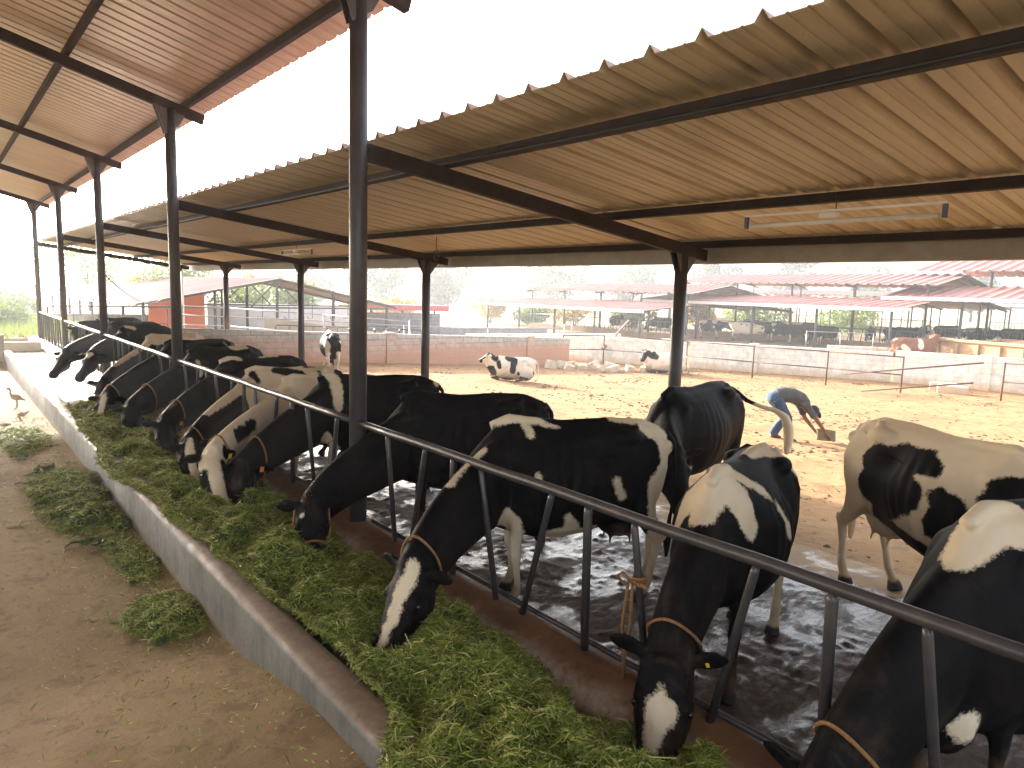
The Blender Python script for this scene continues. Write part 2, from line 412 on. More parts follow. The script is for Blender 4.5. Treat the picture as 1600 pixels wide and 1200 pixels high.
    nv = len(me.vertices); co = np.empty(nv*3); me.vertices.foreach_get('co', co); co = co.reshape(-1, 3)
    # sculpt: hollow flank, hollow in front of hooks, ribs
    if not lie:
        for s in (1, -1):
            for cx, cy, cz, rx, rz, am in ((-.20, .2, 1.17, .13, .11, .028*thin), (-.64, .14, 1.28, .09, .08, .018*thin), (-.33, .2, .78, .12, .12, .015)):
                g = np.exp(-((co[:, 0]-cx)/rx)**2-((co[:, 2]-cz)/rz)**2)*(co[:, 1]*s > .04)
                co[:, 1] -= s*g*am; co[:, 2] -= g*am*.35*(co[:, 2] > cz)
            rib = (np.exp(-((co[:, 0]-.12)/.24)**4-((co[:, 2]-.98)/.24)**4))*(co[:, 1]*s > .1)
            co[:, 1] += s*rib*np.sin((co[:, 0]+(co[:, 2]-1)*.25)*62+1.3*np.sin(co[:, 2]*9+co[:, 0]*5))*.0032*thin
    me.vertices.foreach_set('co', co.ravel())
    # coat field
    D = np.full(nv, .6)
    for op, ch in paint:
        if op[0] == 'h':      # on the face: (along, sideways, r) or (along, sideways, drop, r)
            ch = [tuple(P+f*a[0]*hl+sd*a[1]-u*(a[2] if len(a) > 3 else 0.))+(a[-1],) for a in ch]; op = op[1]
        elif op[0] == 'n':    # on the crest of the neck: (t, sideways, drop, r)
            q = []
            for t, sy, dr, r_ in ch:
                k = t*(len(ns)-1); i0 = min(len(ns)-2, int(k)); g = k-i0
                A0 = ns[i0]; B0 = ns[i0+1]
                q.append(tuple((A0[0]+A0[1]*(A0[3]-dr)+A0[2]*sy)*(1-g)+(B0[0]+B0[1]*(B0[3]-dr)+B0[2]*sy)*g)+(r_,))
            ch = q; op = op[1]
        d = chain_sdf(co, ch)
        if op == 'w': D = np.minimum(D, d)
        elif op == 'k': D = np.maximum(D, -d)
    me.attributes.new('coat', 'FLOAT', 'POINT').data.foreach_set('value', D.astype(np.float32))
    sk = np.zeros(nv)
    if udder and not lie:
        sk = np.clip(-(chain_sdf(co, [(-.43, 0, .60, .15), (-.45, 0, .46, .13)]))*14, 0, .8)
    me.attributes.new('skin', 'FLOAT', 'POINT').data.foreach_set('value', sk.astype(np.float32))
    hf = np.zeros(nv)
    for t in legtips: hf = np.maximum(hf, np.clip((.085-co[:, 2])*60, 0, 1)*(np.hypot(co[:, 0]-t[0], co[:, 1]-t[1]) < .13))
    mz = P+f*.535*hl-u*.06
    hf = np.maximum(hf, np.clip((.085-np.linalg.norm(co-mz, axis=1))*40, 0, 1))
    me.attributes.new('hoof', 'FLOAT', 'POINT').data.foreach_set('value', hf.astype(np.float32))
    me.materials.append(M[mat]); me.update()
    return dict(mesh=me, P=P, f=f, u=u, sd=sd, hl=hl, neck=ns)

def add_eyes(par, c):
    for s in (1, -1):
        mb = MB(); p = c['P']+c['f']*.165*c['hl']-c['u']*.07+c['sd']*s*.134
        bm = bmesh.new(); bmesh.ops.create_uvsphere(bm, u_segments=12, v_segments=8, radius=.019)
        me = bpy.data.meshes.new('eye'); bm.to_mesh(me); bm.free(); me.materials.append(M['eye'])
        me.polygons.foreach_set('use_smooth', [True]*len(me.polygons))
        o = link('eye', me, par); o.location = p
def ring_pts(st, k=1.05, n=28, sag=0.):
    c, up, sd, ht, hb, w, pin = st; out = []
    for i in range(n+1):
        a = 2*PI*i/n; ca, sa = math.cos(a), math.sin(a)
        y = w*math.copysign(abs(ca)**.85, ca)*(1-pin*sa*sa if sa > 0 else 1)
        out.append(c+sd*y*k+up*((ht if sa > 0 else hb)*sa)*k)
    return out
def neck_rope(par, c, i=10, r=.009, k=1.07, tilt=0.):
    s = list(c['neck'][i])
    if tilt:
        d = np.cross(s[2], s[1]); s[1] = nrm(s[1]+d*tilt)
    MB().tube(ring_pts(s, k), r, 8, cap=False).build('neck_rope', M['rope'], par)
def halter(par, c, r=.008):
    P, f, u, sd, hl = c['P'], c['f'], c['u'], c['sd'], c['hl']
    def ring(x, top, dep, w, k=1.52, n=24):
        ce = P+f*x*hl+u*top-u*dep*.45; out = []
        for i in range(n+1):
            a = 2*PI*i/n; out.append(ce+sd*w*k*math.cos(a)+u*(dep*(.45 if math.sin(a) > 0 else .55))*k*math.sin(a))
        return out
    mb = MB(); mb.tube(ring(.33, -.003, .16, .075), r, 8, cap=False)
    for s in (1, -1):
        mb.tube([P-u*.0+sd*s*.05-f*.03, P-u*.08+sd*s*.148+f*.03, P+f*.16*hl-u*.17+sd*s*.158, P+f*.33*hl-u*.11+sd*s*.108], r, 8)
        mb.tube([P-u*.05+sd*s*.10-f*.03, P-u*.20+sd*s*.10+f*.05, P+f*.33*hl-u*.14+sd*s*.05], r*.8, 8)
    mb.tube([P-f*.03+u*.035+sd*a for a in (-.06, -.03, 0, .03, .06)], r*1.3, 8)
    for i in range(7):
        a = i*.9; mb.tube([P-f*.03+u*.04, P-f*(.03+.02*math.sin(a))+u*(.055+.01*(i % 3))+sd*.03*math.cos(a), P-f*.02+u*.03+sd*.045*math.cos(a+.6)], .006, 6)
    mb.build('halter', M['rope'], par)
def ear_tag(par, c, s, mat='tag_yellow', ear_droop=.25, sz=.028):
    P, f, u, sd = c['P'], c['f'], c['u'], c['sd']
    ed = nrm(sd*s - u*ear_droop - f*.18 + np.array([0, 0, -.05]))
    en = nrm(f*.8+u*.4 - ed*((f*.8+u*.4)@ed)); p = P-u*.05+sd*s*.10+ed*.105+en*.030; ew = np.cross(ed, en)
    MB().bar(p-ew*sz, p+ew*sz, sz*1.4, .006, up=en).build('ear_tag', M[mat], par)

def place_cow(c, name, w_xy, r_xy, zg, label, group, scale=None, eyes=True, sx=1.):
    """w_xy: withers, r_xy: tail head (eye-relative ground plan)"""
    dx, dy = w_xy[0]-r_xy[0], w_xy[1]-r_xy[1]; ln = math.hypot(dx, dy)
    s = scale or 1.0; ang = math.atan2(dy, dx)
    # withers sit at local x=.56
    ox = w_xy[0]-math.cos(ang)*.56*s*sx; oy = w_xy[1]-math.sin(ang)*.56*s*sx
    e = empty(name, V(ox, oy, zg), ang, label, 'cow', group); e.scale = (s*sx, s, s)
    b = link('body', c['mesh'], e)
    if eyes: add_eyes(e, c)
    return e
def local_of(w_xy, r_xy, zg, s, P, sx=1.):
    """world (eye-relative) point -> cow local coordinates"""
    ang = math.atan2(w_xy[1]-r_xy[1], w_xy[0]-r_xy[0])
    ox = w_xy[0]-math.cos(ang)*.56*s*sx; oy = w_xy[1]-math.sin(ang)*.56*s*sx
    x, y = P[0]-ox, P[1]-oy; ca, sa = math.cos(-ang), math.sin(-ang)
    return ((x*ca-y*sa)/s/sx, (x*sa+y*ca)/s, (P[2]-zg)/s)
# ================================================================ setting
X_RAIL = 2.883
POSTY = [-.35 + 6*i for i in range(6)]          # -.35, 5.65 ... 29.65
def gz(x, y):
    """ground height of the yard (eye-relative)"""
    x = np.asarray(x, float); y = np.asarray(y, float)
    t = np.clip((x-5)/17, 0, 1); a = -2.4-.62*t*t*(3-2*t)
    t2 = np.clip((np.hypot(x, y)-30)/25, 0, 1); a = a-.18*t2
    return a
def wnoise(x, y, s, k=0.):
    return mnoise.noise(Vector((x*s+k, y*s-k, k*1.7)))

def grid_mesh(name, xs, ys, zf, mat, kind='structure', parent=None, smooth=True):
    nx, ny = len(xs), len(ys)
    Xg, Yg = np.meshgrid(xs, ys, indexing='ij')
    Zg = zf(Xg, Yg)
    v = np.stack([Xg, Yg, Zg+H], -1).reshape(-1, 3)
    i = np.arange(nx-1)[:, None]*ny+np.arange(ny-1)[None, :]
    f = np.stack([i, i+ny, i+ny+1, i+1], -1).reshape(-1, 4)
    me = bpy.data.meshes.new(name); me.from_pydata(v.tolist(), [], f.tolist())
    me.polygons.foreach_set('use_smooth', [smooth]*len(me.polygons)); me.materials.append(mat)
    o = link(name, me, parent)
    if kind: o['kind'] = kind
    return o
def vnoise(X, Y, s, k=0., oct=3):
    out = np.zeros(X.shape); it = np.nditer([X, Y], flags=['multi_index'])
    for x, y in it:
        v = 0; a = 1; q = s
        for o in range(oct):
            v += a*mnoise.noise(Vector((float(x)*q+k, float(y)*q-k*1.3, k*.7))); a *= .5; q *= 2.1
        out[it.multi_index] = v
    return out

# ---- yard ground: tan dry earth, trampled and dotted with dung
def ground_mat():
    m, nt, b = mat_new('dry_yard_earth'); tc = coords(nt)
    sep = N(nt, 'ShaderNodeSeparateXYZ'); nt.links.new(tc, sep.inputs[0])
    n = noise_n(nt, .35, 8, .68, tc); n2 = noise_n(nt, 3.5, 6, .7, tc); n3 = noise_n(nt, 22, 5, .7, tc)
    c = ramp(nt, n.outputs[0], [(.3, (.31, .165, .070)), (.5, (.36, .205, .092)), (.72, (.24, .12, .052))]).outputs[0]
    c = mixc(nt, maprange(nt, n2.outputs[0], .50, .63, 0, .68), c, (.17, .085, .038))
    c = mixc(nt, maprange(nt, n3.outputs[0], .60, .70, 0, .55), c, (.16, .09, .05))
    # darker grey-brown concrete apron next to the shed
    ap = math_n(nt, 'ADD', sep.outputs[0], math_n(nt, 'MULTIPLY', math_n(nt, 'SUBTRACT', n2.outputs[0], .5), 1.2))
    c = mixc(nt, maprange(nt, ap, 6.4, 9.2, .55, 0.), c, (.30, .215, .12))
    # distant fields go greener/browner
    d = N(nt, 'ShaderNodeVectorMath', operation='LENGTH'); nt.links.new(tc, d.inputs[0])
    n4 = noise_n(nt, .05, 5, .6, tc)
    far = ramp(nt, n4.outputs[0], [(.35, (.30, .29, .14)), (.6, (.50, .42, .27))]).outputs[0]
    c = mixc(nt, maprange(nt, d.outputs['Value'], 62, 80, 0, 1), c, far)
    nt.links.new(c, b.inputs['Base Color']); b.inputs['Roughness'].default_value = .95
    b.inputs['Specular IOR Level'].default_value = .25
    nb = bump(nt, n2.outputs[0], .7, .05, b); bump(nt, n3.outputs[0], .6, .02, b, nb)
    return m
M['ground'] = ground_mat()
def yard_z(X, Y):
    z = gz(X, Y)
    near = np.clip(1-(np.hypot(X-14, Y-12)-20)/20, 0, 1)
    z = z + vnoise(X, Y, .9, 3.)*.022*near
    inside = (X < 6.3) & (X > -12) & (Y > -6) & (Y < 34)
    z = np.where(inside, z-.30*np.clip((6.3-X)/.6, 0, 1), z)
    return z
def geo_axis(a, b, n, big):
    core = np.linspace(a, b, n); st = core[1]-core[0]; out = [b]; s = st
    while out[-1] < big: s *= 1.22; out.append(out[-1]+s)
    lo = [a]; s = st
    while lo[-1] > -big: s *= 1.22; lo.append(lo[-1]-s)
    return np.array(lo[:0:-1]+core.tolist()+out[1:])
grid_mesh('yard_ground', geo_axis(3.0, 32, 140, 900), geo_axis(-2, 34, 150, 900), yard_z, M['ground'])

# ---- wet trampled mud along the manger
def mud_mat():
    m, nt, b = mat_new('wet_mud'); tc = coords(nt)
    sep = N(nt, 'ShaderNodeSeparateXYZ'); nt.links.new(tc, sep.inputs[0])
    n = noise_n(nt, 1.3, 6, .7, tc); n2 = noise_n(nt, 14, 6, .75, tc); n3 = noise_n(nt, 60, 4, .7, tc)
    mp = N(nt, 'ShaderNodeMapping'); mp.inputs['Scale'].default_value = (7, 16, 8); nt.links.new(tc, mp.inputs[0])
    n5 = noise_n(nt, 1, 5, .7, mp.outputs[0], .4)
    pud = maprange(nt, noise_n(nt, 1.7, 5, .62, tc, .5).outputs[0], .47, .56, 0, 1)
    c = ramp(nt, n2.outputs[0], [(.35, (.030, .018, .011)), (.55, (.070, .040, .024)), (.75, (.12, .070, .04))]).outputs[0]
    c = mixc(nt, maprange(nt, n3.outputs[0], .63, .7, 0, .5), c, (.10, .12, .03))
    # dry edge blends to the apron tone
    ap = math_n(nt, 'ADD', sep.outputs[0], math_n(nt, 'MULTIPLY', math_n(nt, 'SUBTRACT', n.outputs[0], .5), 1.6))
    dry = maprange(nt, ap, 5.75, 6.0, 0, 1)
    c = mixc(nt, dry, c, (.33, .235, .135))
    nt.links.new(c, b.inputs['Base Color'])
    wet = maprange(nt, math_n(nt, 'ADD', n5.outputs[0], math_n(nt, 'MULTIPLY', n.outputs[0], .4)), .50, .74, .16, .75)
    inner = maprange(nt, ap, 3.4, 4.5, .42, 0.)
    r = math_n(nt, 'ADD', wet, inner, True)
    r = math_n(nt, 'MAXIMUM', r, math_n(nt, 'MULTIPLY', dry, .9))
    r = math_n(nt, 'MULTIPLY', r, maprange(nt, pud, 0, 1, 1., .28)); nt.links.new(r, b.inputs['Roughness']); b.inputs['Specular IOR Level'].default_value = .55
    nb = bump(nt, n5.outputs[0], .35, .02, b); bump(nt, n3.outputs[0], .3, .003, b, nb)
    return m
M['mud'] = mud_mat()
def mud_z(X, Y):
    a = vnoise(X, Y, 1.1, 1., 2)*.012
    q = vnoise(X, Y, 10., 5., 3); pd = np.clip(vnoise(X, Y, 1.7, 5., 2)*3+.6, .25, 1)
    a += np.maximum(q, -.08)*.022*pd*np.clip((5.9-X)/.5, .15, 1)
    return -2.4+a-.02*0+np.clip((6.35-X)/.3, 0, 1)*.0
grid_mesh('wet_mud_floor', np.linspace(3.02, 6.5, 150), np.linspace(-.6, 8.6, 380), lambda X, Y: mud_z(X, Y)+np.clip((X-5.9)/.6, 0, 1)*.004, M['mud'])
grid_mesh('shed_floor', np.linspace(3.02, 6.5, 30), np.linspace(8.6, 31.5, 120), lambda X, Y: mud_z(X, Y)*1., M['mud'])
grid_mesh('shed_floor_near', np.linspace(3.02, 6.5, 8), np.linspace(-8, -.6, 12), lambda X, Y: -2.4+0*X, M['mud'])
bpy.data.objects['shed_floor_near'].name = 'shed_floor.001'

# ---- driveway
def drive_mat():
    m, nt, b = mat_new('dusty_feed_alley'); tc = coords(nt)
    n = noise_n(nt, .8, 7, .66, tc); n2 = noise_n(nt, 6, 6, .72, tc, .3); n3 = noise_n(nt, 45, 5, .75, tc)
    c = ramp(nt, n.outputs[0], [(.3, (.20, .128, .056)), (.5, (.27, .18, .084)), (.7, (.165, .09, .038))]).outputs[0]
    c = mixc(nt, maprange(nt, n2.outputs[0], .50, .68, 0, .65), c, (.115, .055, .026))
    c = mixc(nt, maprange(nt, n2.outputs[0], .22, .38, .5, 0), c, (.25, .19, .12))
    c = mixc(nt, maprange(nt, n3.outputs[0], .62, .72, 0, .55), c, (.08, .055, .03))
    nt.links.new(c, b.inputs['Base Color']); b.inputs['Roughness'].default_value = .9; b.inputs['Specular IOR Level'].default_value = .25
    nb = bump(nt, n2.outputs[0], .5, .03, b); bump(nt, n3.outputs[0], .5, .012, b, nb)
    return m
M['drive'] = drive_mat()
grid_mesh('feed_alley', np.linspace(-7, 1.42, 90), np.linspace(-3, 45, 300), lambda X, Y: -2.3+vnoise(X, Y, 1.2, 9., 2)*.014+.235*np.clip((4.6-Y)/1.7, 0, 1)**2*(3-2*np.clip((4.6-Y)/1.7, 0, 1)), M['drive'])
def conc_mat(name, c1, c2, stain):
    m, nt, b = mat_new(name); tc = coords(nt)
    n = noise_n(nt, 2.2, 7, .7, tc); n2 = noise_n(nt, 13, 6, .7, tc); n3 = noise_n(nt, 90, 4, .6, tc)
    c = ramp(nt, n.outputs[0], [(.32, c1), (.62, c2)]).outputs[0]
    c = mixc(nt, maprange(nt, n2.outputs[0], .5, .72, 0, .6), c, stain)
    nt.links.new(c, b.inputs['Base Color']); b.inputs['Roughness'].default_value = .62
    nt.links.new(maprange(nt, n2.outputs[0], .3, .7, .45, .85), b.inputs['Roughness'])
    nb = bump(nt, n2.outputs[0], .4, .008, b); bump(nt, n3.outputs[0], .25, .002, b, nb)
    return m
def curb_mat():
    m, nt, b = mat_new('worn_curb_concrete'); tc = coords(nt); sep = N(nt, 'ShaderNodeSeparateXYZ'); nt.links.new(tc, sep.inputs[0])
    n = noise_n(nt, 2.2, 7, .7, tc); n2 = noise_n(nt, 16, 6, .75, tc); n3 = noise_n(nt, 90, 4, .6, tc)
    mp = N(nt, 'ShaderNodeMapping'); mp.inputs['Scale'].default_value = (3, 7, 1.6); nt.links.new(tc, mp.inputs[0]); n4 = noise_n(nt, 1, 6, .75, mp.outputs[0])
    grey = ramp(nt, n.outputs[0], [(.32, (.135, .125, .108)), (.62, (.09, .08, .064))]).outputs[0]
    grey = mixc(nt, maprange(nt, n4.outputs[0], .46, .64, 0, .75), grey, (.035, .035, .029))      # dark mould runs
    brown = ramp(nt, n2.outputs[0], [(.35, (.155, .095, .05)), (.65, (.115, .068, .037))]).outputs[0]
    zz = math_n(nt, 'ADD', sep.outputs[2], math_n(nt, 'MULTIPLY', math_n(nt, 'SUBTRACT', n.outputs[0], .5), .03))
    c = mixc(nt, maprange(nt, zz, .452, .468, 0, 1), grey, brown)
    lo = math_n(nt, 'ADD', sep.outputs[2], math_n(nt, 'MULTIPLY', math_n(nt, 'SUBTRACT', n2.outputs[0], .5), .14))
    c = mixc(nt, maprange(nt, lo, .10, .20, .8, 0), c, (.20, .125, .06))
    nt.links.new(c, b.inputs['Base Color']); nt.links.new(maprange(nt, n2.outputs[0], .3, .7, .42, .8), b.inputs['Roughness'])
    nb = bump(nt, n2.outputs[0], .4, .008, b); bump(nt, n3.outputs[0], .25, .002, b, nb); return m
M['curb'] = curb_mat()
M['wallc'] = conc_mat('stained_manger_concrete', (.27, .19, .125), (.20, .115, .065), (.12, .06, .034))
def worn_wall():
    m, nt, b = mat_new('rust_stained_worn_concrete'); tc = coords(nt); sep = N(nt, 'ShaderNodeSeparateXYZ'); nt.links.new(tc, sep.inputs[0])
    n = noise_n(nt, 2.4, 7, .7, tc); n2 = noise_n(nt, 14, 6, .7, tc); n3 = noise_n(nt, 70, 4, .6, tc)
    c = ramp(nt, n.outputs[0], [(.32, (.23, .115, .052)), (.66, (.13, .065, .034))]).outputs[0]
    zz = math_n(nt, 'ADD', sep.outputs[2], math_n(nt, 'MULTIPLY', math_n(nt, 'SUBTRACT', n.outputs[0], .5), .09))
    up_ = maprange(nt, zz, .165, .20, 0, 1); dn = maprange(nt, zz, .25, .285, 1, 0)      # polished pale band rubbed by the necks
    band = math_n(nt, 'MULTIPLY', math_n(nt, 'MULTIPLY', up_, dn), maprange(nt, n2.outputs[0], .35, .6, .95, .35))
    c = mixc(nt, band, c, (.42, .36, .28)); c = mixc(nt, maprange(nt, n2.outputs[0], .58, .72, 0, .6), c, (.07, .04, .025))
    nt.links.new(c, b.inputs['Base Color']); nt.links.new(maprange(nt, n2.outputs[0], .3, .7, .30, .6), b.inputs['Roughness'])
    nb = bump(nt, n2.outputs[0], .4, .01, b); bump(nt, n3.outputs[0], .3, .003, b, nb); return m
M['wallc'] = worn_wall()
M['bunk'] = conc_mat('manger_floor_concrete', (.34, .31, .27), (.27, .24, .20), (.2, .15, .1))
def extrude_profile(name, prof, y0, y1, mat, n=60, wob=.006, parent=None, kfun=None):
    """prof: list of (x,z) closed outline, run along Y with slight unevenness"""
    vs = []; fs = []; m = len(prof); ys = np.linspace(y0, y1, n)
    for i, y in enumerate(ys):
        for j, (x, z) in enumerate(prof):
            s = wob*wnoise(y*1.5, j*.7, 1., 4.)
            vs.append((x+s+wob*.8*wnoise(y*6, j, 1., 2), y, z+H+wob*wnoise(y*2.2, j*.5, 1., 8.)))
    for i in range(n-1):
        for j in range(m): fs.append((i*m+j, (i+1)*m+j, (i+1)*m+(j+1) % m, i*m+(j+1) % m))
    fs.append(tuple(range(m))); fs.append(tuple((n-1)*m+j for j in reversed(range(m))))
    me = bpy.data.meshes.new(name); me.from_pydata(vs, [], fs); me.materials.append(mat)
    me.polygons.foreach_set('use_smooth', [True]*len(fs)); me.update()
    o = link(name, me, parent)
    e = o.modifiers.new('e', 'EDGE_SPLIT'); e.split_angle = math.radians(50)
    return o
o = extrude_profile('manger_floor', [(1.40, -2.42), (1.40, -2.285), (2.75, -2.285), (2.75, -2.42)], -3, 27.6, M['bunk'], 60, .002); o['kind'] = 'structure'
# curb between alley and manger
cb = extrude_profile('manger_curb', [(1.335, -2.40), (1.345, -1.965), (1.36, -1.935), (1.39, -1.92), (1.49, -1.925), (1.53, -1.94), (1.55, -1.97), (1.60, -2.40)], -3, 22.6, M['curb'], 240, .010)
tag(cb, 'long low concrete curb between the feed alley and the heap of green fodder', 'curb')
mw = extrude_profile('manger_wall', [(2.56, -2.42), (2.565, -2.28), (2.60, -2.20), (2.67, -2.14), (2.76, -2.108), (2.85, -2.10), (2.96, -2.10), (3.03, -2.115), (3.05, -2.14), (3.05, -2.62), (2.56, -2.62)], -3, 30.5, M['wallc'], 260, .007)
tag(mw, 'rusty brown rounded concrete manger wall carrying the pipe stanchions', 'wall')

# ---- stanchion barrier
st = empty('stanchion_barrier', V(X_RAIL, 0, -2.1), 0, 'dark pipe feeding barrier with top rail and slanted bars the cows reach through', 'barrier')
st_off = Vector(st.location)
def rel(p, e): return Vector(p)-e.location
for i in range(5):
    y0, y1 = POSTY[i]+.07, POSTY[i+1]-.07
    MB().tube([rel(V(X_RAIL, y0+(y1-y0)*k/12, -1.2+.004*math.sin(k*2.1+i)), st) for k in range(13)], .033, 14).build('top_rail', M['pipe'], st)
    ext = [rel(V(X_RAIL+.06, y0+.1, -2.075), st), rel(V(X_RAIL+.06, y1-.1, -2.075), st)]
    MB().tube(ext, .018, 8).build('bottom_rail', M['pipe'], st)
def bar(yt, yb, r=.021):
    MB().tube([rel(V(X_RAIL, yt, -1.225), st), rel(V(X_RAIL, yt+(yb-yt)*.04, -1.26), st), rel(V(X_RAIL, yb, -2.115), st)], [r*.75, r, r], 12).build('bar', M['pipe'], st)
near = [(5.12, 4.98), (4.53, 4.74), (3.82, 3.60), (3.08, 3.33), (2.42, 2.27), (1.68, 1.87), (.95, .82), (.3, .5)]
for a, b_ in near: bar(a, b_)
for y in (4.15, 2.77, 1.32): bar(y, y-.02, .026)
for k in range(4):
    for j in range(4):
        yb = POSTY[k+2]-6+1.5*j
        if j: bar(yb, yb, .025)
        bar(yb+.42, yb+.60); bar(yb+1.12, yb+.92)

# ---- tall shed over the feed alley
sh = empty('feed_alley_shed', V(X_RAIL, 5.65, -2.3), 0, 'tall open shed over the feed alley with pinkish corrugated ceiling and dark steel posts', 'shed')
def lroof(x):       # underside of rafters: rises to the left
    return 2.50 + (X_RAIL-x)*.265 if x > -2.4 else 2.50+(X_RAIL+2.4)*.265-(-2.4-x)*.265
for y in POSTY:
    mb = MB(); mb.tube([rel(V(X_RAIL, y, -2.14), sh), rel(V(X_RAIL, y, lroof(X_RAIL)+.02), sh)], .078, 20); mb.build('post', M['steel'], sh)
    # bracket under the rafter
    mb = MB()
    for dy in (-.055, .055):
        a = [(X_RAIL-.22, lroof(X_RAIL-.22)), (X_RAIL+.2, lroof(X_RAIL+.2)), (X_RAIL+.1, 2.28), (X_RAIL-.08, 2.16)]
        v = [rel(V(x, y+dy-.004, z), sh) for x, z in a]+[rel(V(x, y+dy+.004, z), sh) for x, z in a]
        mb.add(v, [(0,1,2,3),(7,6,5,4),(0,4,5,1),(1,5,6,2),(2,6,7,3),(3,7,4,0)])
    mb.build('bracket', M['steel'], sh)
    MB().tube([rel(V(-7.7, y, -2.4), sh), rel(V(-7.7, y, 2.46), sh)], .078, 14).build('post', M['steel'], sh)
    mb = MB(); mb.bar(rel(V(3.36, y, lroof(3.36)+.07), sh), rel(V(-2.4, y, lroof(-2.4)+.07), sh), .09, .14)
    mb.build('rafter', M['steel_dark'], sh)
    MB().bar(rel(V(-2.4, y, lroof(-2.4)+.07), sh), rel(V(-8.1, y, lroof(-8.1)+.07), sh), .09, .14).build('rafter', M['steel_dark'], sh)
for x in (3.12, 1.60, .1, -1.4, -3.4, -4.9, -6.4, -7.9):
    MB().bar(rel(V(x, -1.2, lroof(x)+.19), sh), rel(V(x, 30.3, lroof(x)+.19), sh), .06, .10).build('purlin', M['steel_dark'], sh)
def corrugated(name, xa, za, xb, zb, y0, y1, pitch, hgt, mat, parent, minor=True, th=.002, top=None, prof_w=(.42, .62, .80), wob=0.):
    """trapezoid ribs running from (xa,za) to (xb,zb), repeating along Y"""
    ys = []; hs = []; y = y0
    while y < y1:
        for dy, h in ((0, 0), (prof_w[0]*.33, 0), (prof_w[0]*.35, .10), (prof_w[0]*.42, .10), (prof_w[0]*.44, 0), (prof_w[0]*.95, 0), (prof_w[0]*.97, .1), (prof_w[0]*1.04, .1), (prof_w[0]*1.06, 0), (prof_w[1], 0), (prof_w[1]+.11, 1), (prof_w[2], 1), (prof_w[2]+.11, 0)) if minor else ((0, 0), (prof_w[1], 0), (prof_w[1]+.11, 1), (prof_w[2], 1), (prof_w[2]+.11, 0)):
            ys.append(y+dy*pitch); hs.append(h*hgt)
        y += pitch
    ns = 3; vs = []; fs = []
    n = len(ys)
    for lay in (0, 1):
        for i in range(ns+1):
            t = i/ns
            for yy, h in zip(ys, hs):
                vs.append(rel(V(xa+(xb-xa)*t, yy, za+(zb-za)*t+h+lay*th*3+wob*math.sin(yy*.9+i)), parent))
    L = (ns+1)*n
    for lay in (0, 1):
        for i in range(ns):
            for j in range(n-1):
                q = (lay*L+i*n+j, lay*L+i*n+j+1, lay*L+(i+1)*n+j+1, lay*L+(i+1)*n+j)
                fs.append(q if lay else q[::-1])
    for j in range(n-1):
        for i in (0, ns):
            q = (i*n+j, L+i*n+j, L+i*n+j+1, i*n+j+1); fs.append(q)
    me = bpy.data.meshes.new(name); me.from_pydata(vs, [], fs); me.materials.append(mat)
    if top:
        me.materials.append(top); nf = ns*(n-1)
        me.polygons.foreach_set('material_index', [0]*nf+[1]*nf+[0]*(len(fs)-2*nf))
    me.update(); return link(name, me, parent)
corrugated('roof_sheet', 3.46, lroof(3.46)+.245, -2.4, lroof(-2.4)+.245, -1.2, 30.4, .25, .028, M['sheet_left'], sh, top=M['sheet_red'])
corrugated('roof_sheet', -8.3, lroof(-8.3)+.245, -2.402, lroof(-2.402)+.245, -1.2, 30.4, .25, .028, M['sheet_left'], sh, top=M['sheet_red'])

# ---- low lean-to over the cows
lt = empty('lean_to_roof', V(7.4, 5.65, -2.4), 0, 'low lean-to of corrugated sheet sloping down over the cows, on steel posts', 'shelter')
def rtop(x): return 1.588-.125*x      # top of rafters
for y in POSTY:
    MB().bar(rel(V(2.96, y, rtop(2.96)-.07), lt), rel(V(7.86, y, rtop(7.86)-.07), lt), .07, .14).build('rafter', M['steel_dark'], lt)
    zb = float(gz(7.38, y))
    MB().tube([rel(V(7.38, y, zb-.1), lt), rel(V(7.38, y, rtop(7.38)-.14), lt)], .082, 20).build('post', M['steel'], lt)
    mb = MB()
    for dy in (-.045, .045):
        a = [(7.20, rtop(7.2)-.14), (7.62, rtop(7.62)-.14), (7.46, .30), (7.30, .32)]
        v = [rel(V(x, y+dy-.004, z), lt) for x, z in a]+[rel(V(x, y+dy+.004, z), lt) for x, z in a]
        mb.add(v, [(0,1,2,3),(7,6,5,4),(0,4,5,1),(1,5,6,2),(2,6,7,3),(3,7,4,0)])
    mb.build('bracket', M['steel'], lt)
for x in (3.76, 6.03, 7.72):
    mb = MB(); mb.bar(rel(V(x, -1.6, rtop(x)+.05), lt), rel(V(x, 30.1, rtop(x)+.05), lt), .045, .08)
    mb.bar(rel(V(x+.03, -1.6, rtop(x)+.012), lt), rel(V(x+.03, 30.1, rtop(x)+.012), lt), .07, .012)
    mb.build('purlin', M['steel_dark'], lt)
corrugated('roof_sheet', 3.12, rtop(3.12)+.105, 8.02, rtop(8.02)+.105, -1.7, 30.3, .341, .055, M['sheet_under'], lt, top=M['sheet_pale'], prof_w=(.5, .76, .89))
# gutter : U channel along the low eave
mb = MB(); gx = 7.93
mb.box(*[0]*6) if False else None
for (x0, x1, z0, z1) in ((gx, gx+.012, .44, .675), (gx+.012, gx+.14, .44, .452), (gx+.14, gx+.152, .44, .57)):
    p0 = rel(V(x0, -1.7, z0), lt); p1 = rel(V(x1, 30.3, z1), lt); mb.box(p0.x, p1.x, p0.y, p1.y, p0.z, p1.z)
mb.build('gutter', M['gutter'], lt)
# conduit cable strapped along the first purlin
pts = []
for k in range(90):
    y = .2+k*.33; s = (y/6-.94) % 1
    pts.append(rel(V(3.725, y, rtop(3.76)+.030-.018*math.sin(PI*((y-5.65) % 6)/6)), lt))
MB().tube(pts, .015, 8).build('conduit', M['wire'], lt)

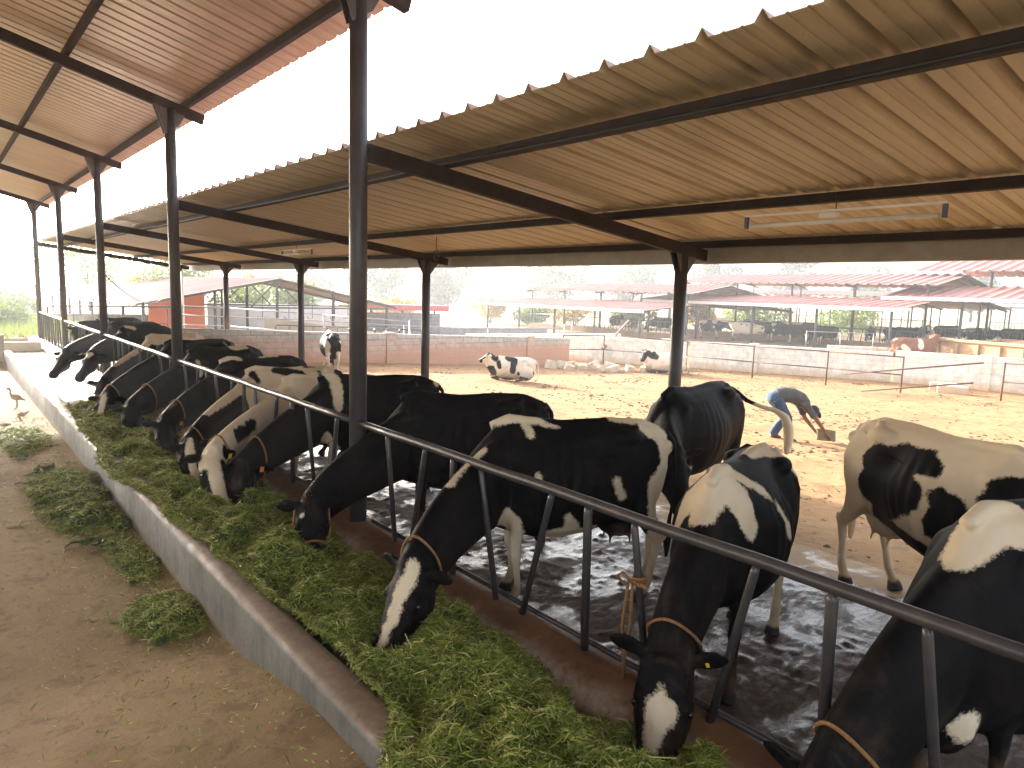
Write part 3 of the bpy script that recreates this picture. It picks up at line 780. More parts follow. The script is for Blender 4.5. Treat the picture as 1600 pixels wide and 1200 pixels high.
# ---- tube lights
def tube_light(x, y0, y1, z, label, sc=1.):
    e = empty('tube_light', V(x, (y0+y1)/2, z), 0, label, 'lamp', 'tube lights under the lean-to')
    L_ = (y1-y0)/2
    MB().box(-.012, .012, -L_, L_, .082, .10).build('batten', M['white_paint'], e)
    MB().tube([(0, -L_+.05, 0), (0, L_-.05, 0)], .02, 12).build('glass_tube', M['tube'], e)
    for s in (-1, 1):
        MB().box(-.016, .016, min(s*L_, s*(L_-.03)), max(s*L_, s*(L_-.03)), -.024, .081).build('end_holder', M['blue_plastic'] if s < 0 or True else None, e)
    MB().box(-.03, .03, -.02, .13, .035, .072).build('choke_box', M['white_paint'], e)
    MB().tube([(0, .0, .10), (0, 0, .24)], .006, 6).build('hanger', M['wire'], e)
tube_light(5.9, 2.12, 3.82, .665, 'long unlit tube light hanging under the near purlin of the lean-to')
tube_light(6.10, 14.0, 15.6, .66, 'small distant unlit tube light beyond the tall near post')
w = MB(); w.tube([V(6.1, 9.35, .80), V(6.1, 9.35, .60)], .005, 6)
w.tube([V(6.1+.0*i, 9.35+.075*math.cos(i*.5), .52+.075*math.sin(i*.5)) for i in range(16)], .007, 6); w.tube([V(6.1, 9.40, .50), V(6.11, 9.37, .38)], .004, 5)
tag(w.build('wire_loop', M['wire']), 'thin wire with a small loop dangling from the lean-to purlin', 'wire')
# ================================================================ green fodder
def fodder_mat():
    m, nt, b = mat_new('chopped_green_fodder')
    at = N(nt, 'ShaderNodeAttribute', attribute_name='tone')
    c = ramp(nt, at.outputs['Fac'], [(0., (.05, .070, .010)), (.35, (.15, .19, .024)), (.7, (.27, .31, .05)), (.9, (.38, .37, .10)), (1., (.56, .48, .20))]).outputs[0]
    nt.links.new(c, b.inputs['Base Color']); b.inputs['Roughness'].default_value = .55
    b.inputs['Specular IOR Level'].default_value = .35
    tr = N(nt, 'ShaderNodeBsdfTranslucent'); nt.links.new(c, tr.inputs[0])
    ms = N(nt, 'ShaderNodeMixShader'); ms.inputs[0].default_value = .18
    out = nt.nodes['Material Output']; nt.links.new(b.outputs[0], ms.inputs[1]); nt.links.new(tr.outputs[0], ms.inputs[2]); nt.links.new(ms.outputs[0], out.inputs[0])
    return m
M['fodder'] = fodder_mat()
M['fodder_base'] = simple('shade_dark_packed_fodder', (.028, .042, .010), (.060, .085, .02), rough=.9, scale=18, bmp=1., bscale=60, bdist=.02)  # packed heap, its colour darkened to stand in for shadows between the blades
def blades(name, pts, sizes, label=None, base=None, kind='stuff', cat='fodder'):
    """pts: Nx3 world, sizes: N ; curved strips of chopped leaf and stalk"""
    n = len(pts); r = rng
    az = r.uniform(0, 2*PI, n); el = r.normal(.05, .38, n)
    stalk = r.random(n) < .10
    d = np.stack([np.cos(az)*np.cos(el), np.sin(az)*np.cos(el), np.sin(el)], 1)
    side = np.cross(d, r.normal(0, 1, (n, 3))); side[:, 2] *= .5; side /= np.linalg.norm(side, axis=1)[:, None]+1e-9
    Ln = sizes*r.lognormal(0, .45, n); W = np.where(stalk, .0035, r.uniform(.0012, .0038, n))*np.clip(sizes/.05, 1, 2)
    sag = Ln*r.uniform(.0, .3, n)
    a = pts-d*Ln[:, None]/2; c_ = pts+d*Ln[:, None]/2
    mid = pts+np.array([0, 0, 1.])*sag[:, None]*.5
    s = side*W[:, None]
    v = np.stack([a-s*.6, a+s*.6, mid-s, mid+s, c_-s*.3, c_+s*.3], 1).reshape(-1, 3)
    b0 = (np.arange(n)*6)[:, None]
    f = np.concatenate([b0+np.array([[0, 1, 3, 2]]), b0+np.array([[2, 3, 5, 4]])], 0)
    tone = np.clip(r.normal(.48, .27, n), 0, .92); tone = np.where(stalk, r.uniform(.85, 1., n), tone)
    tone = np.repeat(tone, 6)
    mats = [M['fodder']]
    if base is not None:
        bv, bf = base; off = len(v); v = np.concatenate([v, bv]); 
        tone = np.concatenate([tone, np.full(len(bv), .1)])
    me = bpy.data.meshes.new(name)
    nf = len(f); allf = f if base is None else np.concatenate([f, bf+off])
    me.vertices.add(len(v)); me.vertices.foreach_set('co', v.ravel())
    me.loops.add(len(allf)*4); me.loops.foreach_set('vertex_index', allf.ravel().astype(np.int32))
    me.polygons.add(len(allf)); me.polygons.foreach_set('loop_start', np.arange(len(allf), dtype=np.int32)*4)
    me.materials.append(M['fodder']); me.materials.append(M['fodder_base'])
    mi = np.zeros(len(allf), np.int32); mi[nf:] = 1; me.polygons.foreach_set('material_index', mi)
    me.update(calc_edges=True)
    me.attributes.new('tone', 'FLOAT', 'POINT').data.foreach_set('value', tone.astype(np.float32))
    o = link(name, me); return tag(o, label, cat, kind=kind)

# height of the fodder in the manger
def fod_left(y):   # left limit of the heap (spills over the curb in places)
    return 1.50+.07*mnoise.noise(Vector((y*1.1, 3.3, 0)))+.05*mnoise.noise(Vector((y*3.1, 7.3, 0))) \
        - .26*math.exp(-((y-8.0)/1.5)**2) - .10*math.exp(-((y-10.8)/1.2)**2) - .10*math.exp(-((y-5.9)/.5)**2) - .02*math.exp(-((y-4.6)/.8)**2) - .22/(1+math.exp((y-2.42)/.06)) + .07*math.exp(-((y-3.4)/.5)**2)
def fod_h(x, y):
    fl = fod_left(y); t = (x-fl)/(2.66-fl)
    if t < 0 or t > 1: return None
    end = min(1, max(0, (14.0+.5*mnoise.noise(Vector((x*1.5, 2, 0)))-y)/1.2))
    base = -1.945 if fl < 1.5 else -1.99
    edge = min(1, t/.10)*min(1, (1-t)/.06+.25)
    top = -2.02+.13*math.sin(PI*min(1, t*1.15))-.17*t*t
    top += .11*mnoise.noise(Vector((x*2.2, y*2.0, 1)))+.085*mnoise.noise(Vector((x*4.5, y*5., 5)))+.04*mnoise.noise(Vector((x*11, y*11, 2)))
    # hollows where the muzzles work
    for mx, my, r in MUZZLES:
        d2 = ((x-mx)**2+(y-my)**2)/(r*r); top -= .16*math.exp(-d2)-.05*math.exp(-((math.sqrt(d2)-1.7)/.5)**2)
    lo = -2.27
    z = lo+(top-lo)*(.55+.45*edge)
    if t < .1: z = max(z*(t/.1)+(1-t/.1)*(-1.925+.01), -1.925 if x < 1.54 else -2.2)
    return lo+(z-lo)*end-(1-end)*.03+(.03 if y < 2.3 else 0)
MUZZLES = [(1.85, 3.35, .2), (2.12, 4.75, .2), (2.0, 6.2, .2), (1.95, 6.55, .16), (2.0, 7.3, .2), (2.05, 8.8, .2), (2.0, 10.3, .2), (1.75, 11.1, .2), (2.35, 1.9, .2)]
xs = np.linspace(1.05, 2.70, 84); ys = np.linspace(-.2, 14.2, 560)
bv = []; idx = {}; bf = []
for j, y in enumerate(ys):
    for i, x in enumerate(xs):
        z = fod_h(float(x), float(y))
        if z is not None: idx[(i, j)] = len(bv); bv.append((x, y, z+H))
for (i, j) in idx:
    k = [(i, j), (i+1, j), (i+1, j+1), (i, j+1)]
    if all(q in idx for q in k): bf.append([idx[q] for q in k])
bv = np.array(bv); bf = np.array(bf)
def scatter(n, y0, y1, size):
    P = []; 
    xs_ = rng.uniform(1.05, 2.69, n*2); ys_ = rng.uniform(y0, y1, n*2); dz = rng.uniform(0, .022, n*2)
    for x, y, q in zip(xs_, ys_, dz):
        z = fod_h(float(x), float(y))
        if z is not None: P.append((x, y, z+H+q))
        if len(P) >= n: break
    return np.array(P), np.full(len(P), size)
A = [scatter(14000, .0, 1.6, .05), scatter(88000, 1.5, 4.6, .046), scatter(46000, 4.6, 8.0, .055), scatter(30000, 8.0, 14.1, .08)]
blades('green_fodder', np.concatenate([a[0] for a in A]), np.concatenate([a[1] for a in A]), 'long heap of fresh chopped green fodder filling the manger', (bv, bf))

def pile(cx, cy, rx, ry, h, n, label, size=.05, rot=0., group='spilled fodder on the alley floor'):
    ca, sa = math.cos(rot), math.sin(rot)
    def hh(x, y):
        u = ((x-cx)*ca+(y-cy)*sa)/rx; v = (-(x-cx)*sa+(y-cy)*ca)/ry
        d = math.sqrt(u*u+v*v)*(1.1+.9*mnoise.noise(Vector((x*3.3, y*3.3, 4)))+.5*mnoise.noise(Vector((x*11, y*11, 4))))
        if x > 1.33: return None
        if d > 1: return None
        return -2.305+h*(1-d*d)*(1+.5*mnoise.noise(Vector((x*9, y*9, 1))))
    g = 40; xs = np.linspace(cx-max(rx, ry)*1.3, min(1.33, cx+max(rx, ry)*1.3), g); ys = np.linspace(cy-max(rx, ry)*1.3, cy+max(rx, ry)*1.3, g*2)
    bv = []; idx = {}; bf = []
    for j, y in enumerate(ys):
        for i, x in enumerate(xs):
            z = hh(x, y)
            if z is not None: idx[(i, j)] = len(bv); bv.append((x, y, z+H))
    for (i, j) in idx:
        k = [(i, j), (i+1, j), (i+1, j+1), (i, j+1)]
        if all(q in idx for q in k): bf.append([idx[q] for q in k])
    P = []
    while len(P) < n:
        s = 1.0 if rng.random() < .72 else 2.0
        a = rng.uniform(0, 2*PI); r_ = math.sqrt(rng.random())*s
        u, v = r_*math.cos(a)*rx, r_*math.sin(a)*ry; x = cx+u*ca-v*sa; y = cy+u*sa+v*ca
        if x > 1.325: continue
        z = hh(x, y); 
        if z is None: 
            z = -2.292
            if rng.random() < .8*math.exp(-1.2*max(0, r_-.8)*2): P.append((x, y, z+H+rng.uniform(0, .006)));
            continue
        P.append((x, y, max(z, -2.295)+H+rng.uniform(0, .02)))
    P = np.array(P)
    o = blades('spilled_fodder', P, np.full(len(P), size), label, (np.array(bv), np.array(bf)))
    o['group'] = group; return o
pile(1.13, 5.05, .28, .42, .05, 3800, 'nearest small patch of spilled fodder lying alone on the alley floor', .04)
pile(1.02, 8.4, .40, 1.5, .13, 9500, 'largest spill of green fodder banked against the outside of the curb', .05)
pile(1.15, 6.4, .16, .75, .04, 3000, 'thin trickle of spilled fodder along the foot of the curb', .035)
pile(.86, 12.0, .36, 1.1, .05, 3000, 'farthest spill of green fodder beside the curb near the white bird', .06)
# loose bits swept over the alley
n = 9000; xx = 1.33-np.abs(rng.normal(0, .75, n)); yy = rng.uniform(1.4, 14, n)
k = rng.random(n) < np.exp(-(1.33-xx)/.9)+.10
q_ = np.clip((4.6-yy[k])/1.7, 0, 1); P = np.stack([xx[k], yy[k], -2.288+H+.235*q_**2*(3-2*q_)], 1)
P[:, 2] += rng.uniform(0, .008, len(P))
blades('fodder_litter', P, np.full(len(P), .022), 'loose green and yellow fodder bits littering the brown alley floor')
# ================================================================ walls, pipe fences, rubble in the yard
def wall_run(name, pts, h, th, mat, label, cap=None, z_of=None, blockname='wall', pil=()):
    """block wall along polyline (x,y) following the ground"""
    for a, b in zip(pts[:-1], pts[1:]):
        pass
    x0, y0 = pts[0]; x1, y1 = pts[-1]; ang = math.atan2(y1-y0, x1-x0); L_ = math.hypot(x1-x0, y1-y0)
    zb = min(float(gz(x0, y0)), float(gz(x1, y1)))
    e = empty(name, V(x0, y0, zb), ang, label, 'wall')
    return e, L_, zb
M['block_pink'] = block_mat('pink_washed_blocks', (.62, .43, .33), (.57, .39, .29), (.46, .31, .23), .40, .19, dirt=(.52, .27, .17), dirt_h=.35, z0=0)
M['block_grey'] = block_mat('grey_cap_blocks', (.58, .50, .42), (.50, .44, .37), (.32, .27, .23), .38, .2, dirt=(.4, .3, .2), dirt_h=.1, z0=-1)
M['block_white'] = block_mat('whitewashed_blocks', (.95, .91, .82), (.92, .86, .75), (.82, .72, .58), .40, .20, dirt=(.62, .42, .25), dirt_h=.36, z0=0)
M['block_dark'] = block_mat('bare_grey_blocks', (.27, .27, .29), (.22, .22, .24), (.14, .14, .15), .42, .2, dirt=(.3, .25, .2), dirt_h=.1, z0=-3)
M['block_old'] = block_mat('old_brown_blocks', (.30, .22, .15), (.38, .27, .18), (.20, .15, .1), .44, .22, dirt=(.3, .2, .1), dirt_h=.1, z0=-3)
def block_wall(p0, p1, h, th, mat, name, label, step=(), caps=None, piers=(), zb=None, cat='wall'):
    x0, y0 = p0; x1, y1 = p1; ang = math.atan2(y1-y0, x1-x0); L_ = math.hypot(x1-x0, y1-y0)
    za = float(gz(x0, y0)) if zb is None else zb; zb_ = float(gz(x1, y1)) if zb is None else zb
    e = empty(name, V(x0, y0, za), ang, label, cat)
    mb = MB(); n = max(2, int(L_/1.2)); sl = (zb_-za)/L_
    def prism(mb, a, b, y0, y1, z0, z1):
        v = [(a, y0, z0+sl*a-.3*(z0 == 0)), (b, y0, z0+sl*b-.3*(z0 == 0)), (b, y1, z0+sl*b-.3*(z0 == 0)), (a, y1, z0+sl*a-.3*(z0 == 0)), (a, y0, z1+sl*a), (b, y0, z1+sl*b), (b, y1, z1+sl*b), (a, y1, z1+sl*a)]
        mb.add(v, [(0,3,2,1),(4,5,6,7),(0,1,5,4),(1,2,6,5),(2,3,7,6),(3,0,4,7)])
    body = h-(caps[1] if caps else 0)
    prism(mb, 0, L_, -th/2, th/2, 0, body)
    mb.build('wall_face', mat, e)
    if caps:
        c = MB(); prism(c, 0, L_, -th/2-.012, th/2+.012, body+.001, h); c.build('cap_course', caps[0], e)
    for s in piers:
        c = MB(); prism(c, s-.18, s+.18, -th/2-.07, th/2+.07, 0, h+.05); c.build('pier', mat, e)
    return e
block_wall((-1+5, 22.3), (21.1, 21.9), 1.10, .2, M['block_pink'], 'yard_wall', 'pink stained block wall with a grey top course across the back of the yard', caps=(M['block_grey'], .24), piers=(8.5, 14.9))
block_wall((22.1, 24.0), (25.0, 18.6), 1.14, .2, M['block_white'], 'yard_wall', 'whitewashed yard wall section behind the rubble heap, leftmost of the white run', piers=(5.2,))
block_wall((25.1, 18.5), (28.5, 11.6), 1.14, .2, M['block_white'], 'yard_wall', 'whitewashed yard wall section in the middle of the white run behind the pipe rails', piers=(2.6,))
block_wall((28.5, 11.5), (30.8, 2.0), 1.22, .22, M['block_white'], 'yard_wall', 'taller crumbling whitewashed wall section at the right end of the yard', piers=(2.9,))
# fallen blocks at foot of right wall
def rock_mesh(sx, sy, sz, seed, jag=.12):
    bm = bmesh.new(); bmesh.ops.create_cube(bm, size=1)
    bmesh.ops.subdivide_edges(bm, edges=bm.edges[:], cuts=2, use_grid_fill=True)
    for v in bm.verts:
        v.co = Vector((v.co.x*sx, v.co.y*sy, v.co.z*sz)); n = mnoise.noise_vector(v.co*6+Vector((seed, seed*2, 0)))
        v.co += n*jag*min(sx, sy, sz)
    bmesh.ops.bevel(bm, geom=[e for e in bm.edges if e.calc_face_angle(0) > .9], offset=.012, segments=1, affect='EDGES', clamp_overlap=True)
    me = bpy.data.meshes.new('stone'); bm.to_mesh(me); bm.free(); return me
M['stone'] = simple('whitewashed_rubble', (.66, .55, .42), (.48, .36, .25), rough=.95, scale=5, bmp=.5, bscale=30)
rk = [(18.7, 20.3, .40, .32, .34), (19.4, 20.4, .45, .3, .3), (19.0, 19.6, .35, .3, .25), (19.8, 19.7, .38, .3, .22), (20.3, 19.4, .3, .26, .24), (20.7, 19.9, .42, .34, .30), (21.3, 19.6, .42, .3, .26), (20.6, 18.8, .5, .32, .24), (21.5, 18.7, .34, .3, .22), (19.9, 20.6, .6, .24, .22), (21.9, 18.3, .36, .28, .22), (20.0, 18.9, .26, .26, .22), (21.2, 20.5, .3, .3, .36)]
desc = ['leftmost block of the rubble heap leaning on edge', 'block lying flat behind the leftmost rubble stone', 'small squarish stone at the front left of the rubble heap', 'second small stone along the front of the rubble heap', 'low stone in the middle front of the rubble heap',
        'pale stone at the centre back of the rubble heap', 'pale block right of centre in the rubble heap', 'longest pale stone at the front of the rubble heap', 'rounded stone right of the long front stone', 'long slab across the back of the rubble heap',
        'rightmost stone at the end of the rubble heap', 'smallest stone at the front of the rubble heap', 'upright chunk standing at the back of the rubble heap']
for i, (x, y, a, b, c) in enumerate(rk):
    me = rock_mesh(a, b, c, i*3.1); me.materials.append(M['stone'])
    o = link('rubble_stone', me); o.location = V(x, y, float(gz(x, y))+c*.42); o.rotation_euler = (.25*math.sin(i*2.2), .3*math.cos(i*1.7), i*1.3)
    tag(o, desc[i], 'stone', 'broken blocks heaped by the yard wall')
for i, (x, y, l) in enumerate([(27.6, 9.4, 'fallen whitewashed block lying at the foot of the right wall'), (26.9, 8.9, 'second fallen block in front of the right wall, nearer the yard')]):
    me = rock_mesh(.9, .35, .3, 40+i, .06); me.materials.append(M['block_white']); o = link('fallen_block', me); o.location = V(x, y, float(gz(x, y))+.12); o.rotation_euler = (0, 0, -1.2)
    tag(o, l, 'block')

# pipe fences
def pipe_fence(pts, label, h=1.25, rails=(1.22, .62), r=.028, mat='rust', name='pipe_fence', zfix=None):
    x0, y0 = pts[0]; e = empty(name, V(x0, y0, float(gz(x0, y0)) if zfix is None else zfix), 0, label, 'fence')
    for (x, y) in pts:
        g = float(gz(x, y)) if zfix is None else zfix
        MB().tube([rel(V(x, y, g-.1), e), rel(V(x, y, g+h), e)], r*1.15, 8).build('post', M[mat], e)
    for rz in rails:
        for a, b in zip(pts[:-1], pts[1:]):
            ga, gb = (float(gz(*a)), float(gz(*b))) if zfix is None else (zfix, zfix)
            MB().tube([rel(V(a[0], a[1], ga+rz), e), rel(V(b[0], b[1], gb+rz), e)], r*.8, 8).build('rail', M[mat], e)
    return e
pipe_fence([(20.9, 22.0), (22.7, 21.3), (23.8, 17.7), (24.2, 14.9), (24.8, 12.3), (25.2, 9.9)], 'rusty two rail pipe fence in front of the whitewashed wall')
pipe_fence([(26.3, 7.3), (27.6, 3.5), (28.5, .5)], 'rusty pipe fence panel standing apart at the right edge of the yard')
for i, (a, b, l) in enumerate([((24.1, 11.3, -2.46), (25.7, 7.7, -1.80), 'upper of two loose pipes leaning slanted on the yard fence'), ((24.1, 10.7, -2.98), (25.6, 7.9, -2.46), 'lower of two loose pipes leaning slanted on the yard fence')]):
    tag(MB().tube([V(*a), V(*b)], .026, 8).build('loose_pipe', M['rust']), l, 'pipe')
# beyond the pink wall
pipe_fence([(7, 27.5), (11.5, 27.3), (16, 27.0), (20.5, 26.8), (25.5, 27.2)], 'grey pipe rails just beyond the pink yard wall', mat='galv')
pipe_fence([(25.5, 27.2), (30, 31.5), (35, 36)], 'pale pipe rails running from the yard corner toward the far shed', mat='galv')
# loose sloping rail leaning over the white wall
tag(MB().bar(V(22.3, 21.0, -2.35), V(33, 29, -1.55), .12, .1).build('sloping_beam', M['rust']), 'long rusty beam rising from the yard fence to the far shed floor', 'beam')

# gate and pipe railing at the far end of the shed
def gate(p0, p1, zb, h, label, name='pipe_gate', n=5):
    e = empty(name, V(p0[0], p0[1], zb), 0, label, 'gate')
    a0, a1 = rel(V(p0[0], p0[1], zb+.1), e), rel(V(p1[0], p1[1], zb+.1), e); up = Vector((0, 0, h-.1))
    d = (a1-a0).normalized()
    MB().tube([a0, a0+up-Vector((0, 0, .08)), a0+up+d*.08, a1+up-d*.08, a1+up-Vector((0, 0, .08)), a1, a0], .028, 8).build('frame', M['pipe'], e)
    for i in range(1, n): MB().tube([a0+(a1-a0)*i/n, a0+(a1-a0)*i/n+up], .018, 6).build('upright', M['pipe'], e)
    MB().tube([a0+up*.5, a1+up*.5], .018, 6).build('cross_rail', M['pipe'], e)
    return e
gate((3.2, 30.4), (7.2, 30.4), -2.45, 1.45, 'tall pipe gate closing the far end of the cow shed')
pipe_fence([(7.6, 29.8), (9.4, 29.9), (11.8, 26.0), (13.8, 22.9)], 'grey two rail pipe fence between the far shed end and the yard wall', mat='galv', rails=(1.5, .75), h=1.55)
# low row of bent pipe cubicles beyond
cu = 0
lab = ['first bent pipe stall divider from the left beyond the shed', 'second bent pipe stall divider from the left beyond the shed', 'third bent pipe stall divider in the row beyond the shed', 'fourth bent pipe stall divider in the row beyond the shed', 'fifth bent pipe stall divider in the row beyond the shed', 'last bent pipe stall divider at the right of the row beyond the shed']
d0 = None
for i in range(6):
    x, y = 11.4+i*.78, 30.0-i*.75; zb = -2.75
    if d0 is None:
        d0 = empty('stall_divider', V(x, y, zb), 0, lab[0], 'stall divider', 'bent pipe stall dividers beyond the shed')
        MB().tube([(0, 0, -.2), (0, 0, .95), (.05, 0, 1.02), (1.2, .1, .98), (1.3, .1, .9), (1.3, .1, .55), (1.2, .1, .48), (0, 0, .45)], .028, 8).build('loop', M['pipe'], d0)
        MB().tube([(.62, .04, -.2), (.62, .04, 1.0)], .024, 8).build('upright', M['pipe'], d0); e = d0
    else:
        e = copy_tree(d0); e.location = V(x, y, zb); e['label'] = lab[i]

# dung and clods strewn over the yard
M['dung'] = simple('dry_dung', (.12, .068, .033), (.20, .115, .058), rough=.95, scale=12, bmp=.8, bscale=40)
def clods(n, fx, label, name):
    mb_v = []; mb_f = []
    ico = bmesh.new(); bmesh.ops.create_icosphere(ico, subdivisions=1, radius=1); iv = np.array([v.co[:] for v in ico.verts]); ifc = np.array([[v.index for v in f.verts] for f in ico.faces]); ico.free()
    k = 0
    for i in range(n):
        x, y, s = fx(); q = iv*np.array([s*rng.uniform(.8, 1.5), s*rng.uniform(.8, 1.5), s*rng.uniform(.25, .6)])*(1+rng.normal(0, .22, (len(iv), 1)))
        a = rng.uniform(0, 6.3); ca, sa = math.cos(a), math.sin(a); q = np.stack([q[:, 0]*ca-q[:, 1]*sa, q[:, 0]*sa+q[:, 1]*ca, q[:, 2]], 1)
        mb_v.append(q+np.array([x, y, float(gz(x, y))+H+s*.1])); mb_f.append(ifc+k*len(iv)); k += 1
    me = bpy.data.meshes.new(name); me.from_pydata(np.concatenate(mb_v).tolist(), [], np.concatenate(mb_f).tolist()); me.materials.append(M['dung'])
    return tag(link(name, me), label, 'dung', kind='stuff')
cl = [(rng.uniform(9, 27), rng.uniform(1.5, 21), rng.uniform(.2, .9)) for _ in range(60)]
def f1():
    if rng.random() < .72:
        c = cl[rng.integers(len(cl))]; return c[0]+rng.normal(0, c[2]), c[1]+rng.normal(0, c[2]*.7), rng.uniform(.010, .042)
    return rng.uniform(6.6, 28), rng.uniform(0, 21.5), rng.uniform(.012, .04)
clods(5200, f1, 'dark dung crumbs and clods trampled over the sunlit yard', 'dung_litter')
def f2(): return rng.uniform(6.0, 9.5), rng.uniform(0, 9), rng.uniform(.008, .022)
clods(500, f2, 'small dark crumbs on the shaded apron beside the shed', 'apron_crumbs')
# ================================================================ far sheds (each a tall alley roof with a lean-to on both sides)
M['far_sheet'] = simple('weathered_red_sheet', (.42, .15, .13), (.52, .25, .21), rough=.55, scale=.6, bmp=0)
M['far_under'] = simple('shaded_sheet_underside', (.34, .26, .18), (.42, .32, .22), rough=.7, scale=1, bmp=0)
M['far_floor'] = simple('dark_shed_floor', (.26, .17, .10), (.38, .26, .16), rough=.9, scale=.8, bmp=.2)
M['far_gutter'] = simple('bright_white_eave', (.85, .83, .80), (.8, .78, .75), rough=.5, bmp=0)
def strip_rails(e, x, y0, y1, z0, h, gap=.45, mat='far_steel', name='stall_rail'):
    MB().tube([rel(V(x, y0, z0+h), e), rel(V(x, y1, z0+h), e)], .04, 6).build(name, M[mat], e)
    mb = MB(); y = y0
    while y < y1:
        mb.bar(rel(V(x, y, z0), e), rel(V(x, y+(.12 if int(y*7) % 2 else -.12), z0+h), e), .04, .04); y += gap
    o = mb.build('stall_bars', M[mat], e)
def far_shed(label, y0, y1, xe, ze, xl, zl, xt, zt, xr, zr, zf, pitch=4.3, gut=True, white_back=False):
    e = empty('cattle_shed', V(xe, (y0+y1)/2, zf), 0, label, 'shed', 'far cattle sheds across the yard')
    def slab(xa, za, xb, zb, name):
        # ribbed sheet: ribs run up the slope
        corrugated(name, xa, za, xb, zb, y0-.6, y1+.6, .75, .10, M['far_under'], e, minor=False, top=M['far_sheet'], prof_w=(.5, .55, .82))
    slab(xe, ze, xl, zl, 'roof_sheet'); slab(xt, zt, xr, zr, 'roof_sheet')
    slab(2*xr-xt, zt, xr+.02, zr, 'roof_sheet'); slab(2*xr-xe+.5, ze, 2*xr-xl, zl, 'roof_sheet')
    g = MB(); p = rel(V(xe-.12, y0-.7, ze-.16), e); q = rel(V(xe, y1+.7, ze+.05), e); g.box(p.x, q.x, p.y, q.y, p.z, q.z); g.build('gutter', M['far_gutter'], e)
    ys = []; y = y0
    while y <= y1+.01: ys.append(y); y += pitch
    for y in ys:
        for r, x, zt_ in ((.09, xe+.45, ze), (.085, xt+.35, zt-.02), (.06, 2*xr-xt-.35, zt-.02), (.05, 2*xr-xe+.2, ze)):
            MB().tube([rel(V(x, y, zf-.2), e), rel(V(x, y, zt_-.02), e)], r, 8).build('post', M['far_steel'], e)
        for a, za, b, zb in ((xe, ze-.09, xl, zl-.09), (xt-.35, zt-.13, xr, zr-.09), (2*xr-xt+.35, zt-.13, xr, zr-.09), (2*xr-xe+.5, ze-.09, 2*xr-xl, zl-.09)):
            MB().bar(rel(V(a, y, za), e), rel(V(b, y, zb), e), .08, .13).build('rafter', M['far_steel'], e)
    strip_rails(e, xt+.35, y0, y1, zf+.3, 1.0)
    mb = MB(); p = rel(V(xt+.1, y0-.3, zf-.3), e); q = rel(V(xt+.5, y1, zf+.45), e); mb.box(p.x, q.x, p.y, q.y, p.z, q.z); mb.build('manger', M['far_floor'], e)
    mb = MB(); p = rel(V(xe+.3, y0-.5, zf-.5), e); q = rel(V(2*xr-xe, y1+.4, zf+.03), e); mb.box(p.x, q.x, p.y, q.y, p.z, q.z); mb.build('floor_slab', M['far_floor'], e)
    return e
far_shed('leftmost far cattle shed with two low red roof tiers, nearly empty inside', 31.9, 49.2, 37.0, -1.02, 42.5, -.56, 42.2, .22, 47, .92, -3.22)
far_shed('middle far cattle shed with ribbed red roofs and many cows standing under it', 18.6, 37.6, 44.5, -.34, 50.0, .22, 49.7, 1.20, 55, 2.05, -3.17, pitch=4.7)
far_shed('right far cattle shed, highest of the three, with white eave and tall ribbed roof', -6.0, 20.4, 49.2, .38, 54.6, 1.22, 54.0, 2.25, 59.5, 3.35, -2.95, pitch=5.6)
# still farther row seen under the eaves
far_shed('very distant low red roofed shed glimpsed between the posts of the middle shed', 30, 62, 76, -.55, 82, .1, 81.8, .7, 86, 1.2, -3.1, pitch=6)
far_shed('very distant low red roofed shed glimpsed under the right shed', 0, 26, 80, .15, 86, .8, 85.8, 1.3, 90, 1.9, -3.0, pitch=6)

# ramp parapet and hand rail in front of the middle shed
rw = block_wall((42.6, 21.2), (45.2, 18.2), .35, .25, M['block_white'], 'ramp_kerb', 'low pale kerb slanting up to the middle far shed', zb=-3.05, cat='kerb')
pipe_fence([(41.8, 22.2), (43.1, 20.7), (44.4, 19.3)], 'slanting hand rail beside the ramp of the middle far shed', mat='galv', rails=(1.2,), zfix=-3.1)
# earth filled bin with ribbed sides
bn = empty('manure_bin', V(44.0, 13.0, -3.2), math.atan2(-5.5, -2.2), 'tan mud caked manure bin with upright ribs and heaped contents', 'bin')
M['mudwall'] = simple('mud_caked_wall', (.44, .28, .14), (.34, .20, .10), rough=.95, scale=2.5, bmp=.6, bscale=12, bdist=.04)
mb = MB()
mb.box(-3.2, 5, -.14, .14, -.6, 1.15); mb.box(-3.2, -2.92, .14, 5, -.6, 1.15); mb.box(-3.2, 5, 4.9, 5.2, -.6, 1.25); mb.build('bin_wall', M['mudwall'], bn)
for i in range(7): MB().box(-3.2+i*1.25, -2.95+i*1.25, -.28, -.141, -.6, 1.05).build('rib', M['mudwall'], bn)
MB().box(-3.3, 5.1, -.32, .2, 1.151, 1.28).build('rim', M['mudwall'], bn)
hv = []; hf_ = []
for i in range(20):
    for j in range(14): hv.append((-3+8*i/19, .1+4.8*j/13, .85+.5*math.sin(PI*j/13)*math.sin(PI*i/19)+.15*mnoise.noise(Vector((i*.6, j*.6, 0)))))
for i in range(19):
    for j in range(13): hf_.append((i*14+j, (i+1)*14+j, (i+1)*14+j+1, i*14+j+1))
MB().add(hv, hf_, True).build('heap', M['dung'], bn)

